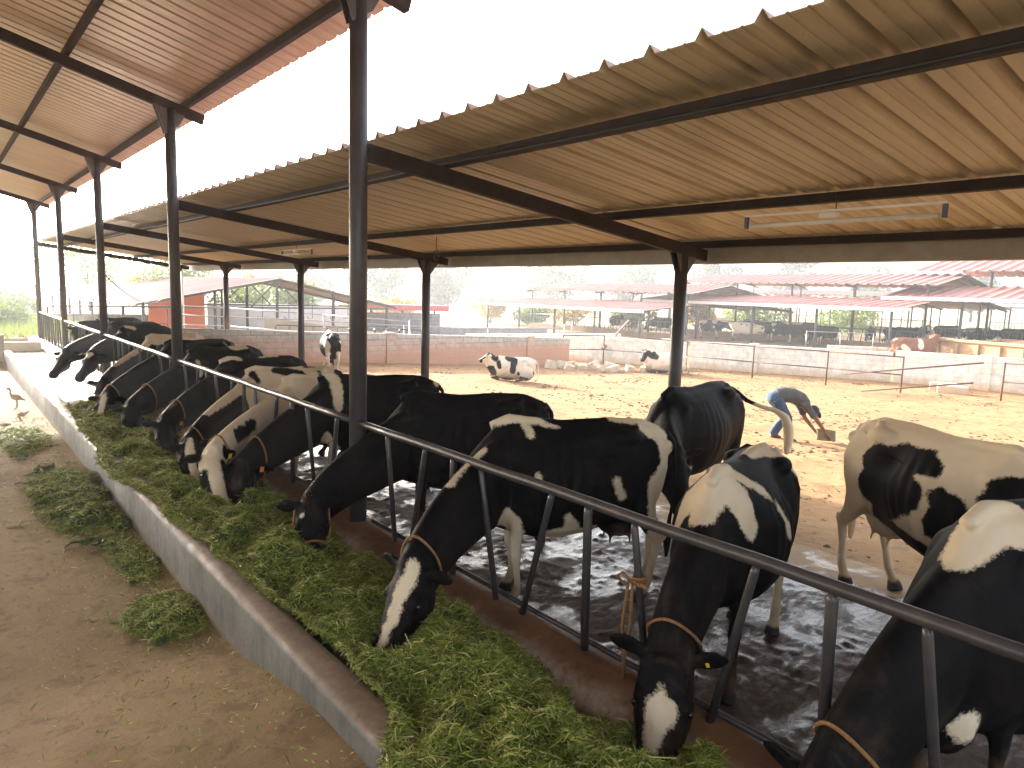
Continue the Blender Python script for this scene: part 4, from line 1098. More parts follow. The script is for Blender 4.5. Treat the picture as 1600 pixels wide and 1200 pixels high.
# ================================================================ left background: red gabled shed with orange end wall
lb = empty('gabled_shed', V(13.5, 38, -2.8), 0, 'open gabled shed with faded pink red roof and orange end wall, left background', 'shed')
GX0, GXA, GX1, GY0, GY1 = 6.9, 13.4, 20.0, 35.0, 66.0
ZE, ZA = -1.02, .30
M['pink_roof'] = simple('faded_pink_roof', (.50, .17, .16), (.55, .22, .20), rough=.6, scale=.4, bmp=0)
for xa, xb in ((GX0, GXA), (GX1, GXA)):
    corrugated('roof_sheet', xa, ZE, xb+(.01 if xa > xb else 0), ZA, GY0-.3, GY1 if xa < xb else GY0+5.2, .4, .04, M['far_under'], lb, minor=False, top=M['pink_roof'], prof_w=(.5, .6, .8))
p = rel(V(GX0-.14, GY0-.5, ZE-.2), lb); q = rel(V(GX0, GY1, ZE+.06), lb); MB().box(p.x, q.x, p.y, q.y, p.z, q.z).build('gutter', M['far_gutter'], lb)
y = GY0
while y <= GY1:
    for x in (GX0+.4, 10.4, 13.4, 16.4, GX1-.4):
        t = 1-abs(x-GXA)/6.6; zt = ZE+(ZA-ZE)*t
        if (y < 48 and x < 14) or y < 41 or x in (GX0+.4,): MB().tube([rel(V(x, y, -3.0), lb), rel(V(x, y, zt-.05), lb)], .075, 8).build('post', M['far_steel'], lb)
    for xa, xb in ((GX0-.2, GXA), (GX1+.2, GXA)):
        if y < 41 or (xa < xb and y < 58): MB().bar(rel(V(xa, y, ZE-.10), lb), rel(V(xb, y, ZA-.08), lb), .07, .12).build('rafter', M['far_steel'], lb)
    if y < 41: MB().bar(rel(V(GX0+.3, y, ZE-.14), lb), rel(V(GX1-.3, y, ZE-.14), lb), .06, .08).build('tie_beam', M['far_steel'], lb)
    if y < 45:
        for s in (-1, 1): MB().bar(rel(V(GXA, y, ZA-.1), lb), rel(V(GXA+s*1.3, y, ZE-.12), lb), .05, .06).build('truss_web', M['far_steel'], lb)
    y += 4.4
mb = MB()   # orange end wall with its top following the roof slope
def prism_xz(mb, poly, y0, y1, e):
    n = len(poly); v = [rel(V(x, y0, z), e) for x, z in poly]+[rel(V(x, y1, z), e) for x, z in poly]
    mb.add(v, [tuple(range(n)), tuple(reversed(range(n, 2*n)))]+[(i, n+i, n+(i+1) % n, (i+1) % n) for i in range(n)])
prism_xz(mb, [(8.15, -2.9), (10.75, -2.9), (10.75, ZE+.12+(10.75-GX0)*.2-.16), (8.15, ZE+.12+(8.15-GX0)*.2-.14)], 37.9, 38.1, lb); mb.build('end_wall', M['orange_wall'], lb)
# small hanging hooks (milking gear) under the open half
for i, x in enumerate((13.2, 14.6, 15.9, 17.2, 18.0)):
    MB().tube([rel(V(x, 36.5, -.6), lb), rel(V(x, 36.5, -1.75), lb), rel(V(x-.25, 36.5, -1.78), lb), rel(V(x-.25, 36.5, -1.65), lb)], .02, 5).build('hanging_hook', M['far_steel'], lb)
block_wall((1.5, 52.0), (11.5, 49.5), .78, .25, M['block_old'], 'block_wall', 'low old brown block wall behind the orange walled shed', zb=-2.92)
e = block_wall((13.2, 46.0), (22.3, 42.0), 2.05, .25, M['white_paint'], 'white_wall', 'long plain white wall behind the open gabled shed', zb=-3.30)
e = block_wall((20.2, 38.6), (24.4, 36.9), 1.45, .25, M['block_dark'], 'grey_block_hut', 'grey block hut wall under a narrow red roof right of the gabled shed', zb=-2.95, cat='hut')
MB().box(-.3, 5.0, -.5, 1.5, 1.62, 1.95).build('roof', simple('hut_red_sheet', (.55, .10, .09), rough=.6, bmp=0), e)
for s in (.3, 2.2, 4.2): MB().box(s-.05, s+.05, -.05, .05, 1.45, 1.62).build('roof_post', M['far_steel'], e)
block_wall((24.4, 37.5), (33.0, 36.5), .55, .22, M['block_dark'], 'block_wall', 'low grey block wall running right from the hut', zb=-2.95)
block_wall((24.0, 33.5), (34.5, 31.0), .55, .22, M['block_white'], 'block_wall', 'low whitewashed block wall beyond the yard, behind the pipe rails', zb=-3.05)
# sloping beige parapet
rp = empty('ramp_parapet', V(11.5, 31.6, -2.7), math.atan2(-2.2, 5.6), 'beige sloping parapet wall dropping to the right beyond the shed', 'wall')
mb = MB(); pr = [(0, -.6), (6.4, -.6), (6.4, .42), (0, 1.25)]
v = [(x, 0, z) for x, z in pr]+[(x, .22, z) for x, z in pr]
mb.add(v, [(0,1,2,3),(7,6,5,4),(0,4,5,1),(1,5,6,2),(2,6,7,3),(3,7,4,0)]); mb.build('parapet', simple('beige_plaster', (.42, .35, .26), (.36, .29, .21), rough=.9, scale=2, bmp=.2), rp)
# downpipe and end of the alley
tag(MB().tube([V(7.75, 30.25, -2.45), V(7.75, 30.25, .42)], .045, 10).build('downpipe', M['white_paint']), 'pale thin downpipe at the far corner of the lean-to', 'pipe')
block_wall((-3.0, 23.9), (1.45, 23.6), .75, .25, M['plaster'], 'alley_end_wall', 'low tan wall across the sunlit far end of the alley', zb=-2.32)
block_wall((1.62, 26.6), (2.58, 26.5), .30, .2, M['plaster'], 'manger_end_wall', 'small sunlit cross wall closing the far end of the manger', zb=-2.3)
# overhead cable
pts = [V(2.9, 17.65, .15)]+[V(2.9+(9.0-2.9)*t, 17.65+(38-17.65)*t, .15+(-.62-.15)*t-.55*4*t*(1-t)) for t in [i/16 for i in range(1, 17)]]
tag(MB().tube(pts, .012, 5).build('overhead_cable', M['wire']), 'thin black cable sagging from a shed post toward the orange wall', 'cable')

# ================================================================ trees and bushes
def leaf_mat(name, c1, c2):
    m, nt, b = mat_new(name); at = N(nt, 'ShaderNodeAttribute', attribute_name='tone')
    c = ramp(nt, at.outputs['Fac'], [(0, c1), (1, c2)]).outputs[0]
    nt.links.new(c, b.inputs['Base Color']); b.inputs['Roughness'].default_value = .6
    tr = N(nt, 'ShaderNodeBsdfTranslucent'); nt.links.new(c, tr.inputs[0]); ms = N(nt, 'ShaderNodeMixShader'); ms.inputs[0].default_value = .35
    out = nt.nodes['Material Output']; nt.links.new(b.outputs[0], ms.inputs[1]); nt.links.new(tr.outputs[0], ms.inputs[2]); nt.links.new(ms.outputs[0], out.inputs[0])
    return m
M['leaf'] = leaf_mat('mid_green_leaves', (.035, .065, .015), (.10, .15, .035))
M['leaf_bright'] = leaf_mat('bright_green_leaves', (.08, .14, .02), (.24, .30, .06))
M['leaf_yellow'] = leaf_mat('yellow_orange_leaves', (.30, .20, .03), (.55, .40, .08))
M['leaf_dark'] = leaf_mat('grey_green_leaves', (.03, .05, .02), (.08, .11, .045))
M['bark'] = simple('bark', (.14, .10, .07), (.08, .06, .045), rough=.95, scale=8)
def leaf_cloud(name, clumps, n, leaf, mat, parent):
    cl = np.array([c[:3] for c in clumps]); rr = np.array([c[3] for c in clumps]); w = rr**2.2; w /= w.sum()
    k = rng.choice(len(cl), n, p=w); d = rng.normal(0, 1, (n, 3)); d /= np.linalg.norm(d, axis=1)[:, None]
    rad = rr[k]*rng.uniform(.25, 1.0, n)**.45; p = cl[k]+d*rad[:, None]*np.array([1, 1, .8])
    a = rng.normal(0, 1, (n, 3)); a /= np.linalg.norm(a, axis=1)[:, None]; b = np.cross(a, rng.normal(0, 1, (n, 3))); b /= np.linalg.norm(b, axis=1)[:, None]
    s = leaf*rng.uniform(.5, 1.3, n)[:, None]
    v = np.stack([p-a*s, p+b*s*.45, p+a*s, p-b*s*.45], 1).reshape(-1, 3)
    f = (np.arange(n)*4)[:, None]+np.arange(4)[None, :]
    me = bpy.data.meshes.new(name); me.vertices.add(len(v)); me.vertices.foreach_set('co', v.ravel())
    me.loops.add(n*4); me.loops.foreach_set('vertex_index', f.ravel().astype(np.int32)); me.polygons.add(n); me.polygons.foreach_set('loop_start', np.arange(n, dtype=np.int32)*4)
    me.materials.append(M[mat]); me.update(calc_edges=True)
    tone = np.repeat(np.clip(rng.uniform(0, 1, len(cl))[k]*.6+rng.uniform(0, .4, n), 0, 1), 4)
    me.attributes.new('tone', 'FLOAT', 'POINT').data.foreach_set('value', tone.astype(np.float32))
    return link(name, me, parent)
def tree(x, y, zg, h, w, mat, label, n=2600, leaf=.16, trunk_r=.2, group=None, name='tree', low=.3, open_=1.):
    e = empty(name, V(x, y, zg), rng.uniform(0, 6), label, 'tree', group)
    lean = rng.normal(0, .06, 2); T = [(0, 0, -.3), (lean[0]*h*.3, lean[1]*h*.3, h*.3), (lean[0]*h, lean[1]*h, h*.72)]
    MB().tube(T, [trunk_r, trunk_r*.75, trunk_r*.3], 8).build('trunk', M['bark'], e)
    cl = []; mb = MB()
    for i in range(int(9*open_)+3):
        a = i*2.4+rng.uniform(-.5, .5); rz = rng.uniform(low, 1)*h*.92; rd = w*.5*rng.uniform(.2, .85)*math.sin(PI*min(.95, max(.15, (rz/h-low*.6)/(1.1-low*.6))))
        c = (math.cos(a)*rd, math.sin(a)*rd, rz); cl.append((*c, w*rng.uniform(.13, .25)))
        mb.tube([T[1], ((c[0]+T[1][0])*.5, (c[1]+T[1][1])*.5, (c[2]+T[1][2])*.45), c], [trunk_r*.4, trunk_r*.25, trunk_r*.1], 6)
    mb.build('limbs', M['bark'], e)
    leaf_cloud('crown', cl, n, leaf, mat, e); return e
tr = [(50, 92, 11, 9, 'large hazy round tree left of the far sheds'), (58, 88, 9, 7, 'hazy tree standing close to the left end of the far shed'), (68, 100, 14, 8, 'tall pale hazy tree rising behind the left far shed'), (84, 92, 12, 13, 'broad hazy tree seen between the roof tiers of the left far shed'),
      (100, 88, 10, 11, 'hazy tree behind the middle of the left far shed'), (112, 78, 12, 9, 'hazy tree rising left of the near lean-to post'), (128, 72, 13, 10, 'hazy tree behind the middle far shed roof'), (140, 62, 11, 12, 'pale tree far behind the middle far shed'),
      (150, 48, 14, 11, 'pale tree far behind the right far shed roof peak'), (42, 98, 8, 8, 'low hazy tree at the left end of the far tree line')]
for i, (x, y, h, w, l) in enumerate(tr):
    tree(x, y, -4.0, h, w, 'leaf_dark', l, 2200, .42, .3, 'hazy trees behind the far sheds', 'hazy_tree')
def bush(x, y, zg, h, w, mat, label, n=1500, leaf=.12, group=None, name='bush'):
    e = empty(name, V(x, y, zg), rng.uniform(0, 6), label, 'bush', group)
    mb = MB(); cl = []
    for i in range(9):
        a = rng.uniform(0, 6.28); r_ = rng.uniform(0, .5)*w*.7; z = rng.uniform(.3, .85)*h
        cl.append((r_*math.cos(a), r_*math.sin(a), z, w*rng.uniform(.16, .28))); mb.tube([(0, 0, -.2), (r_*.5*math.cos(a), r_*.5*math.sin(a), z*.5), (r_*math.cos(a), r_*math.sin(a), z)], [.04, .03, .012], 5)
    mb.build('stems', M['bark'], e); leaf_cloud('foliage', cl, n, leaf, mat, e); return e
bl = [(43, 56, 2.4, 4, 'leaf_yellow', 'yellow flowering bush at the left end of the far shed'), (46, 53, 1.7, 5, 'leaf_bright', 'bright green bush seen through the left far shed'), (50, 51, 2.6, 5, 'leaf_yellow', 'yellow orange bush behind the rails of the left far shed'), (54, 47, 2., 5, 'leaf_bright', 'green bush behind the middle posts of the left far shed'),
      (58, 42, 2.4, 4, 'leaf_yellow', 'yellow bush behind the right part of the left far shed'), (33.5, 58, 2.2, 5, 'leaf_yellow', 'pale orange bush beyond the low white wall'), (28, 56, 1.8, 4.5, 'leaf_yellow', 'small orange bush right of the grey block hut'), (64, 40, 3, 7, 'leaf_bright', 'bright green bush seen under the eave of the middle shed'), (70, 33, 3, 8, 'leaf_bright', 'green bush deep behind the middle far shed')]
for x, y, h, w, m_, l in bl: bush(x, y, -3.3, h, w, m_, l, 1800, .2)
lb_ = [(-1.5, 40, 2.1, 4.5, 'first green bush of the row at the far left edge'), (-5.2, 43, 2.6, 5, 'green bush at the very left edge beyond the alley end'), (2.4, 44, 1.7, 4, 'low green bush just left of the farthest shed post'), (-2, 52, 3.0, 6, 'tall pale green bush behind the left bushes'), (4.6, 60, 2.6, 5, 'pale bush far behind the last shed post')]
for x, y, h, w, l in lb_: bush(x, y, -3.2, h, w, 'leaf_bright', l, 3200, .13, 'green bushes beyond the alley end')
for x, y, h, w, l in [(13.5, 54, 4.2, 6, 'green leafy tree seen under the gabled shed roof, left one'), (17.5, 52, 3.9, 6, 'green leafy tree seen under the gabled shed roof, right one'), (21.5, 53, 3.5, 5, 'green leafy tree behind the white wall')]:
    tree(x, y, -3.2, h, w, 'leaf_bright', l, 3000, .16, .12, name='leafy_tree', low=.35)
tree(10.5, 70, -3.3, 7.0, 8, 'leaf_bright', 'sparse tree rising above the pink gabled roof', 1700, .2, .16, name='sparse_tree', low=.55, open_=.8)
tree(13.5, 60, -3.3, 6.2, 5, 'leaf_bright', 'thin bare branched tree above the gabled shed, right of the sparse one', 700, .16, .12, name='sparse_tree', low=.6, open_=.8)
# grass verge beyond the alley end
def grass_patch(name, x0, x1, y0, y1, n, hgt, label):
    p = np.stack([rng.uniform(x0, x1, n), rng.uniform(y0, y1, n), np.zeros(n)], 1); p[:, 2] = gz(p[:, 0], p[:, 1])+H-.02-.26*np.clip((6.3-p[:, 0])/.6, 0, 1)*(p[:, 1] < 34)
    a = rng.uniform(0, 6.28, n); d = np.stack([np.cos(a), np.sin(a), np.zeros(n)], 1)*.02; hh = hgt*rng.uniform(.4, 1.3, n); ln = rng.normal(0, .3, (n, 2))*hh[:, None]
    tip = p+np.stack([ln[:, 0], ln[:, 1], hh], 1)
    v = np.stack([p-d, p+d, tip], 1).reshape(-1, 3); f = np.arange(3*n).reshape(-1, 3)
    me = bpy.data.meshes.new(name); me.vertices.add(len(v)); me.vertices.foreach_set('co', v.ravel()); me.loops.add(3*n); me.loops.foreach_set('vertex_index', f.ravel().astype(np.int32)); me.polygons.add(n); me.polygons.foreach_set('loop_start', np.arange(n, dtype=np.int32)*3)
    me.materials.append(M['leaf_bright']); me.update(calc_edges=True)
    me.attributes.new('tone', 'FLOAT', 'POINT').data.foreach_set('value', np.repeat(rng.uniform(.3, 1, n), 3).astype(np.float32))
    return tag(link(name, me), label, 'grass', kind='stuff')
grass_patch('verge_grass', -16, 6, 34.3, 60, 26000, .45, 'pale sunlit grass growing beyond the end of the alley')
# id: withers xy, rump xy, poll xyz, nose xyz, scale   (eye-relative metres)
CD = dict(
 A=((3.66,1.02),(5.1,.78),(2.60,1.17,-1.90),(2.26,1.20,-2.34),1.06),
 B=((3.50,2.33),(4.80,2.72),(2.72,2.03,-1.76),(2.32,1.78,-2.36),1.0),
 C=((3.34,4.08),(4.30,3.52),(2.07,3.42,-1.62),(1.75,3.30,-2.08),1.03),
 D=((3.45,5.60),(4.5,5.02),(2.24,5.18,-1.70),(2.08,4.78,-2.10),1.02),
 E=((3.45,7.45),(4.5,6.9),(2.16,6.60,-1.70),(2.0,6.22,-2.10),1.0),
 F=((3.30,8.15),(4.4,7.85),(1.96,6.80,-1.60),(1.93,6.36,-2.02),.94),
 G=((3.25,9.3),(4.4,9.1),(1.98,7.66,-1.66),(1.95,7.26,-2.08),.93),
 H=((3.25,10.4),(4.4,10.5),(2.05,8.9,-1.64),(2.02,8.55,-2.12),.95),
 I=((3.25,12.0),(4.3,12.3),(2.0,10.5,-1.68),(2.0,10.1,-2.10),.96),
 I2=((3.25,13.5),(4.4,13.8),(1.85,11.5,-1.68),(1.62,11.1,-2.12),.97),
 J=((3.3,15.2),(4.5,15.7),(2.1,13.1,-1.66),(1.95,12.7,-2.1),.96),
 K=((3.35,18.0),(4.6,18.5),(2.42,16.3,-1.48),(2.08,15.7,-1.86),.96),
 Lc=((3.5,20.0),(4.8,20.4),(2.05,16.9,-1.48),(1.72,16.3,-1.84),.96),
 Mc=((3.6,22.5),(4.9,23),(2.9,21.6,-1.25),(2.8,21.2,-1.65),.95),
 S=((5.42,1.38),(6.05,2.55),(4.8,.2,-1.2),(4.6,-.2,-1.6),1.05),
 T=((5.70,4.40),(7.3,4.70),(5.05,3.80,-1.40),(4.98,3.55,-1.85),1.05),
 U=((9.0,19.5),(8.6,18.3),(9.5,20.4,-2.0),(9.7,20.8,-2.3),.86),
)
GR_M = 'cows feeding at the manger barrier'
def legs_w(fl=1, fr=1, rl=1, rr=1, r=.13):
    o = []
    if fl: o.append(('w', [(.52, .17, .62, r*.6), (.52, .16, .3, r), (.55, .16, .1, r)]))
    if fr: o.append(('w', [(.52, -.17, .62, r*.6), (.52, -.16, .3, r), (.55, -.16, .1, r)]))
    if rl: o.append(('w', [(-.70, .17, .68, r*.8), (-.77, .16, .45, r), (-.70, .16, .1, r)]))
    if rr: o.append(('w', [(-.70, -.17, .68, r*.8), (-.77, -.16, .45, r), (-.70, -.16, .1, r)]))
    return o
SPEC = dict(
 A=dict(paint=[('w', [(.80, .02, 1.27, .10), (.60, .06, 1.40, .13), (.42, .12, 1.36, .12), (.33, .24, 1.24, .10)]), ('w', [(.84, .12, .56, .08)]), ('hw', [(-.02, .02, .06)])],
        lab='nearest cow, lower right corner, black with a large cream withers patch'),
 B=dict(paint=[('w', [(.86, 0, 1.20, .09), (.66, 0, 1.38, .15), (.60, .12, 1.30, .12), (.60, .20, 1.12, .08)]), ('w', [(.66, -.08, 1.32, .14), (.72, -.16, 1.12, .09), (.74, -.17, .98, .04)]),
              ('w', [(.48, .06, 1.40, .07), (.33, .18, 1.34, .06), (.20, .30, 1.18, .035), (.14, .34, .98, .03)]), ('w', [(-.10, .02, 1.40, .05), (-.32, .02, 1.40, .09), (-.52, .08, 1.38, .13), (-.68, .16, 1.24, .12), (-.74, .2, 1.05, .08)]),
              ('hw', [(.11, -.01, .02), (.18, .0, .078), (.235, -.015, .068), (.33, -.03, .015)]), ('w', [(-.1, 0, .55, .14)])]+legs_w(fl=0, fr=0),
        lab='black cow facing the camera with white diamond forehead and cream shoulders'),
 C=dict(paint=[('nw', [(.30, 0, 0, .035), (.45, 0, 0, .03), (.60, 0, 0, .03)]), ('w', [(.74, 0, 1.36, .045), (.58, .02, 1.41, .05), (.36, .03, 1.41, .05), (.18, .10, 1.38, .035)]), ('w', [(.44, .08, 1.40, .05), (.40, .16, 1.32, .03)]),
              ('w', [(.36, .30, 1.04, .03)]), ('w', [(.66, .16, .78, .09), (.56, .2, .66, .09)]), ('w', [(.10, .30, .74, .045), (.06, .27, .62, .08), (.22, .2, .56, .08), (-.12, .2, .56, .09)]),
              ('w', [(-.34, 0, 1.42, .05), (-.52, .03, 1.42, .09), (-.76, .10, 1.28, .09), (-.74, .22, 1.08, .07), (-.66, .24, .92, .09), (-.68, .2, .75, .1)]), ('w', [(-.30, .30, 1.0, .03), (-.36, .28, .86, .04)]),
              ('hw', [(.0, .035, .05), (.12, .03, .055), (.30, .02, .035), (.46, .01, .03)])]+legs_w(fr=1),
        lab='large black cow with cream blaze, thin cream neck line and cream rump'),
 D=dict(paint=[('w', [(.2, .16, .54, .07)]), ('hw', [(.10, -.09, .025)])], lab='all black cow wearing a knotted orange rope halter, left of the slanted bars'),
 E=dict(paint=[('w', [(.60, .0, 1.42, .05), (.50, .10, 1.38, .07), (.46, .21, 1.24, .07), (.44, .27, 1.08, .06)]), ('w', [(-.82, .02, 1.32, .05)]), ('w', [(.6, .18, .72, .09)]), ('w', [(0, .2, .58, .1)])]+legs_w(rl=0, rr=0),
        lab='black cow with a cream band behind the shoulder, feeding left of the tall near post'),
 F=dict(paint=[('w', [(.2, 0, 1.1, .5), (.75, 0, 1.05, .42)]), ('nw', [(.3, 0, .15, .3), (1., 0, .1, .22)]), ('nk', [(.62, .07, .14, .075), (.78, .06, .12, .085)]), ('nk', [(.38, .13, .30, .05)]), ('hw', [(-.05, 0, .10), (.20, 0, .09), (.5, 0, .09)]), ('hk', [(.10, .10, .05, .06), (.22, .095, .06, .055)]),
              ('hk', [(-.02, .20, .05, .09)]), ('hk', [(-.02, -.20, .05, .09)])]+legs_w(),
        lab='white faced cow with a black eye patch and a spotted cream neck'),
 G=dict(paint=[('w', [(-.9, 0, 1.1, .5), (.8, 0, 1.1, .5)]), ('nw', [(.2, 0, .02, .12), (.75, 0, .0, .06)]), ('k', [(.62, .10, 1.33, .06), (.56, .17, 1.22, .05)]), ('k', [(.26, .10, 1.39, .07), (.08, .12, 1.38, .10), (-.10, .2, 1.3, .12), (.02, .28, 1.2, .10)]),
              ('k', [(-.22, .03, 1.41, .03), (-.36, .06, 1.40, .03)]), ('k', [(-.42, .18, 1.33, .03), (-.46, .25, 1.2, .04)]), ('k', [(-.78, .05, 1.3, .08)]), ('k', [(.9, .12, .92, .13), (.78, .2, .8, .1)]), ('nk', [(.45, .05, .26, .11), (.98, 0, .2, .12)]),
              ('hw', [(.0, 0, .05), (.2, -.01, .05), (.45, 0, .06)])], lab='cream cow with black patches on its back and a cream blaze'),
 H=dict(paint=[('w', [(.70, 0, 1.36, .05), (.50, .02, 1.42, .06), (.34, .08, 1.40, .04)]), ('w', [(-.30, 0, 1.42, .05), (.0, 0, 1.42, .05)])], lab='black cow with a narrow cream withers strip and rope collar, beside the second post'),
 I=dict(paint=[('w', [(-.20, .04, 1.40, .10), (-.42, .06, 1.40, .10)]), ('w', [(.66, .18, 1.18, .05), (.66, .2, 1.02, .07), (.72, .16, .86, .06)])], lab='black cow with a cream patch on top of the hips, beyond the second post'),
 I2=dict(paint=[('hw', [(-.02, 0, .055), (.25, 0, .05), (.5, 0, .05)])], lab='black cow with a full length pale blaze reaching into the far fodder'),
 J=dict(paint=[('w', [(.80, 0, 1.25, .16), (.55, 0, 1.34, .24), (-.1, 0, 1.34, .30), (-.8, 0, 1.25, .30)]), ('nw', [(.2, 0, 0, .09), (.8, 0, 0, .055)])], lab='cow with an all cream back and dark sides, behind the second post'),
 K=dict(paint=[('w', [(.52, 0, 1.40, .07), (.36, .06, 1.38, .08)]), ('hw', [(.04, 0, .06), (.10, 0, .05)])], lab='black cow lifting a head with a white forehead over the empty end of the manger'),
 Lc=dict(paint=[], mat='coat', lab='plain dark brown black cow with the leftmost lowered head at the sunlit manger end'),
 Mc=dict(paint=[('w', [(.5, -.1, 1.2, .28)])], lab='farthest feeding cow with a pale grey shoulder'),
)
ropes = dict(A=(10, 0), B=(10, .2), C=(11, .1), E=(10, -.15), F=(11, 0), G=(11, .2), H=(10, -.1), I=(9, .25), I2=(11, .1))
for k, sp in SPEC.items():
    w_, r_, p_, n_, s_ = CD[k]; zg = -2.4; sx = .95 if k == 'A' else .88
    near = k in 'ABCDEFG'
    c = make_cow(local_of(w_, r_, zg, s_, p_, sx), local_of(w_, r_, zg, s_, n_, sx), voxel=.0125 if k in 'ABC' else (.0145 if near else .02), paint=sp['paint'],
                 thin=1.5 if k in 'BC' else 1.1, deep=.17 if k == 'A' else 0., ear_droop=.15 if k != 'B' else -.35, ear_len=.21,
                 feet=dict(fl=(.06*math.sin(ord(k[0])), 0), fr=(-.08*math.sin(ord(k[0])*1.7), 0), rl=(.12*math.sin(ord(k[0])*2.1), 0), rr=(-.12*math.sin(ord(k[0])*2.1), 0)))
    e = place_cow(c, 'holstein_cow', w_, r_, zg, sp['lab'], GR_M, s_, sx=sx)
    if k in ropes: neck_rope(e, c, ropes[k][0], .009 if near else .010, tilt=ropes[k][1])
    if k == 'D': halter(e, c, .010)
    if k == 'F': ear_tag(e, c, 1, 'tag_yellow')
    if k in 'E': ear_tag(e, c, 1, 'tag_orange')
    if k == 'B': ear_tag(e, c, 1, 'tag_yellow', ear_droop=-.35, sz=.012)
    if k == 'H': ear_tag(e, c, 1, 'tag_orange')
# loose standing cows behind the row
w_, r_, p_, n_, s_ = CD['S']
c = make_cow(local_of(w_, r_, -2.4, s_, p_), local_of(w_, r_, -2.4, s_, n_), voxel=.0135, thin=1.9, tail='down',
    paint=[('w', [(-.9, 0, 1., .7), (.9, 0, 1., .7)]), ('k', [(-.36, -.26, 1.12, .12), (-.16, -.28, 1.18, .16), (.08, -.28, 1.24, .12), (.22, -.28, 1.2, .07)]), ('k', [(-.36, -.26, .92, .14), (-.14, -.30, .94, .20), (.08, -.32, .98, .14)]), ('k', [(-.1, -.3, 1.05, .2)]),
           ('k', [(-.30, -.22, .70, .10), (.0, -.25, .60, .14), (.3, -.2, .58, .12), (-.1, 0, .55, .12)]), ('k', [(.34, -.34, 1.04, .08), (.44, -.32, .97, .12), (.36, -.32, .84, .12)]), ('w', [(.20, -.36, .86, .05), (.24, -.36, .74, .04)]), ('k', [(-.70, -.2, .98, .045)]), ('k', [(.2, .2, 1.3, .12)]), ('k', [(.75, -.2, 1.1, .2)])]+legs_w(r=.2),
    feet=dict(rr=(-.02, 0), rl=(.14, .03)))
place_cow(c, 'holstein_cow', w_, r_, -2.4, 'bony white cow with black flank patches standing in the shade at the right', None, s_)
w_, r_, p_, n_, s_ = CD['T']
c = make_cow(local_of(w_, r_, -2.4, s_, p_), local_of(w_, r_, -2.4, s_, n_), voxel=.016, thin=1.1, tail='swing', ear_droop=-.1, ear_len=.23,
    paint=[('w', [(-.78, .12, .98, .04), (-.74, .19, .8, .06), (-.70, .18, .6, .08)]), ('w', [(-1.02, .26, 1.12, .05), (-1.17, .55, .8, .25)]), ('w', [(.62, .0, 1.2, .03)]), ('w', [(.75, .1, .85, .06)])]+legs_w())
place_cow(c, 'holstein_cow', w_, r_, -2.4, 'black cow swinging a pale tufted tail toward the bending worker', None, s_)
w_, r_, p_, n_, s_ = CD['U']; zg = float(gz(9.3, 20))
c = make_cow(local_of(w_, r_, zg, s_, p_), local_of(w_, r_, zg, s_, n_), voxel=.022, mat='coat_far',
    paint=[('w', [(.8, 0, 1.1, .3), (.2, .1, 1.2, .25)]), ('w', [(-.3, .3, 1.2, .2), (-.8, .22, 1.0, .12), (-.7, .2, .6, .1)]), ('w', [(-.7, -.2, 1.1, .06)])]+legs_w())
place_cow(c, 'holstein_cow', w_, r_, zg, 'young black and white cow seen from behind, standing before the pink wall', None, s_)
# resting cows
def lying(w_, r_, polld, nosed, paint, label, s_=.9, mat='coat_far'):
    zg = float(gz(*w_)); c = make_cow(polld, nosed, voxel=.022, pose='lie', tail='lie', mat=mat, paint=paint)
    return place_cow(c, 'resting_cow', w_, r_, zg, label, None, s_)
lying((13.4, 16.9), (14.3, 15.9), (.98, .14, 1.0), (1.32, .30, .78),
      [('w', [(-.9, 0, .6, .6), (.8, 0, .6, .5)]), ('k', [(.62, .2, .9, .09), (.55, .26, .6, .10), (.50, .26, .5, .07)]), ('k', [(.20, .1, .9, .16), (-.05, .2, .8, .14), (.0, .3, .4, .12)]), ('k', [(-.22, .35, .3, .07)]), ('k', [(-.85, .2, .35, .12)]), ('k', [(.9, .0, .5, .2), (.75, .25, .25, .14)]),
       ('nk', [(.45, 0, .1, .14), (.9, 0, .1, .2)]), ('hk', [(0, 0, .1), (.3, 0, .12)]), ('hw', [(.2, 0, .05), (.4, 0, .05)])],
      'black and white cow lying in the middle of the sunlit yard with its head up', .80)
lying((22.0, 17.9), (23.2, 16.9), (1.0, .1, .98), (1.2, .25, .55),
      [('w', [(-.9, 0, .6, .6), (.7, 0, .6, .5)]), ('k', [(.55, .25, .75, .16)]), ('nk', [(.35, 0, .1, .2), (1, 0, .1, .25)]), ('hk', [(0, 0, .2), (.5, 0, .2)]), ('hw', [(.05, .04, .05)])],
      'mostly white cow with black head lying half hidden behind the near right post', .9)

# ---- far cows under the sheds : a few skins, many animals
FC = {}
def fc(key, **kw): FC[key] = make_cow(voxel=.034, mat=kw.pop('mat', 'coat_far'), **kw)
fc('graze_black', poll=(1.30, .1, .85), nose=(1.55, .15, .4), paint=[('w', [(.1, 0, .5, .16)])]+legs_w())
fc('stand_black', poll=(1.40, .0, 1.42), nose=(1.82, .05, 1.15), paint=[('w', [(-.5, .2, .7, .08)])]+legs_w(rr=0))
fc('speckled', poll=(1.38, -.1, 1.05), nose=(1.65, -.2, .68), paint=[('w', [(-.9, 0, 1., .7), (.8, 0, 1., .7)]), ('k', [(.5, .1, 1.35, .12), (.7, .1, 1.2, .1)]), ('k', [(0, .2, 1.3, .06)]), ('k', [(-.2, -.2, 1.25, .06)]), ('k', [(.2, -.3, 1.2, .08)]), ('k', [(-.5, -.2, 1.1, .06)]), ('hk', [(-.02, .18, .1)]), ('hk', [(-.02, -.18, .1)])])
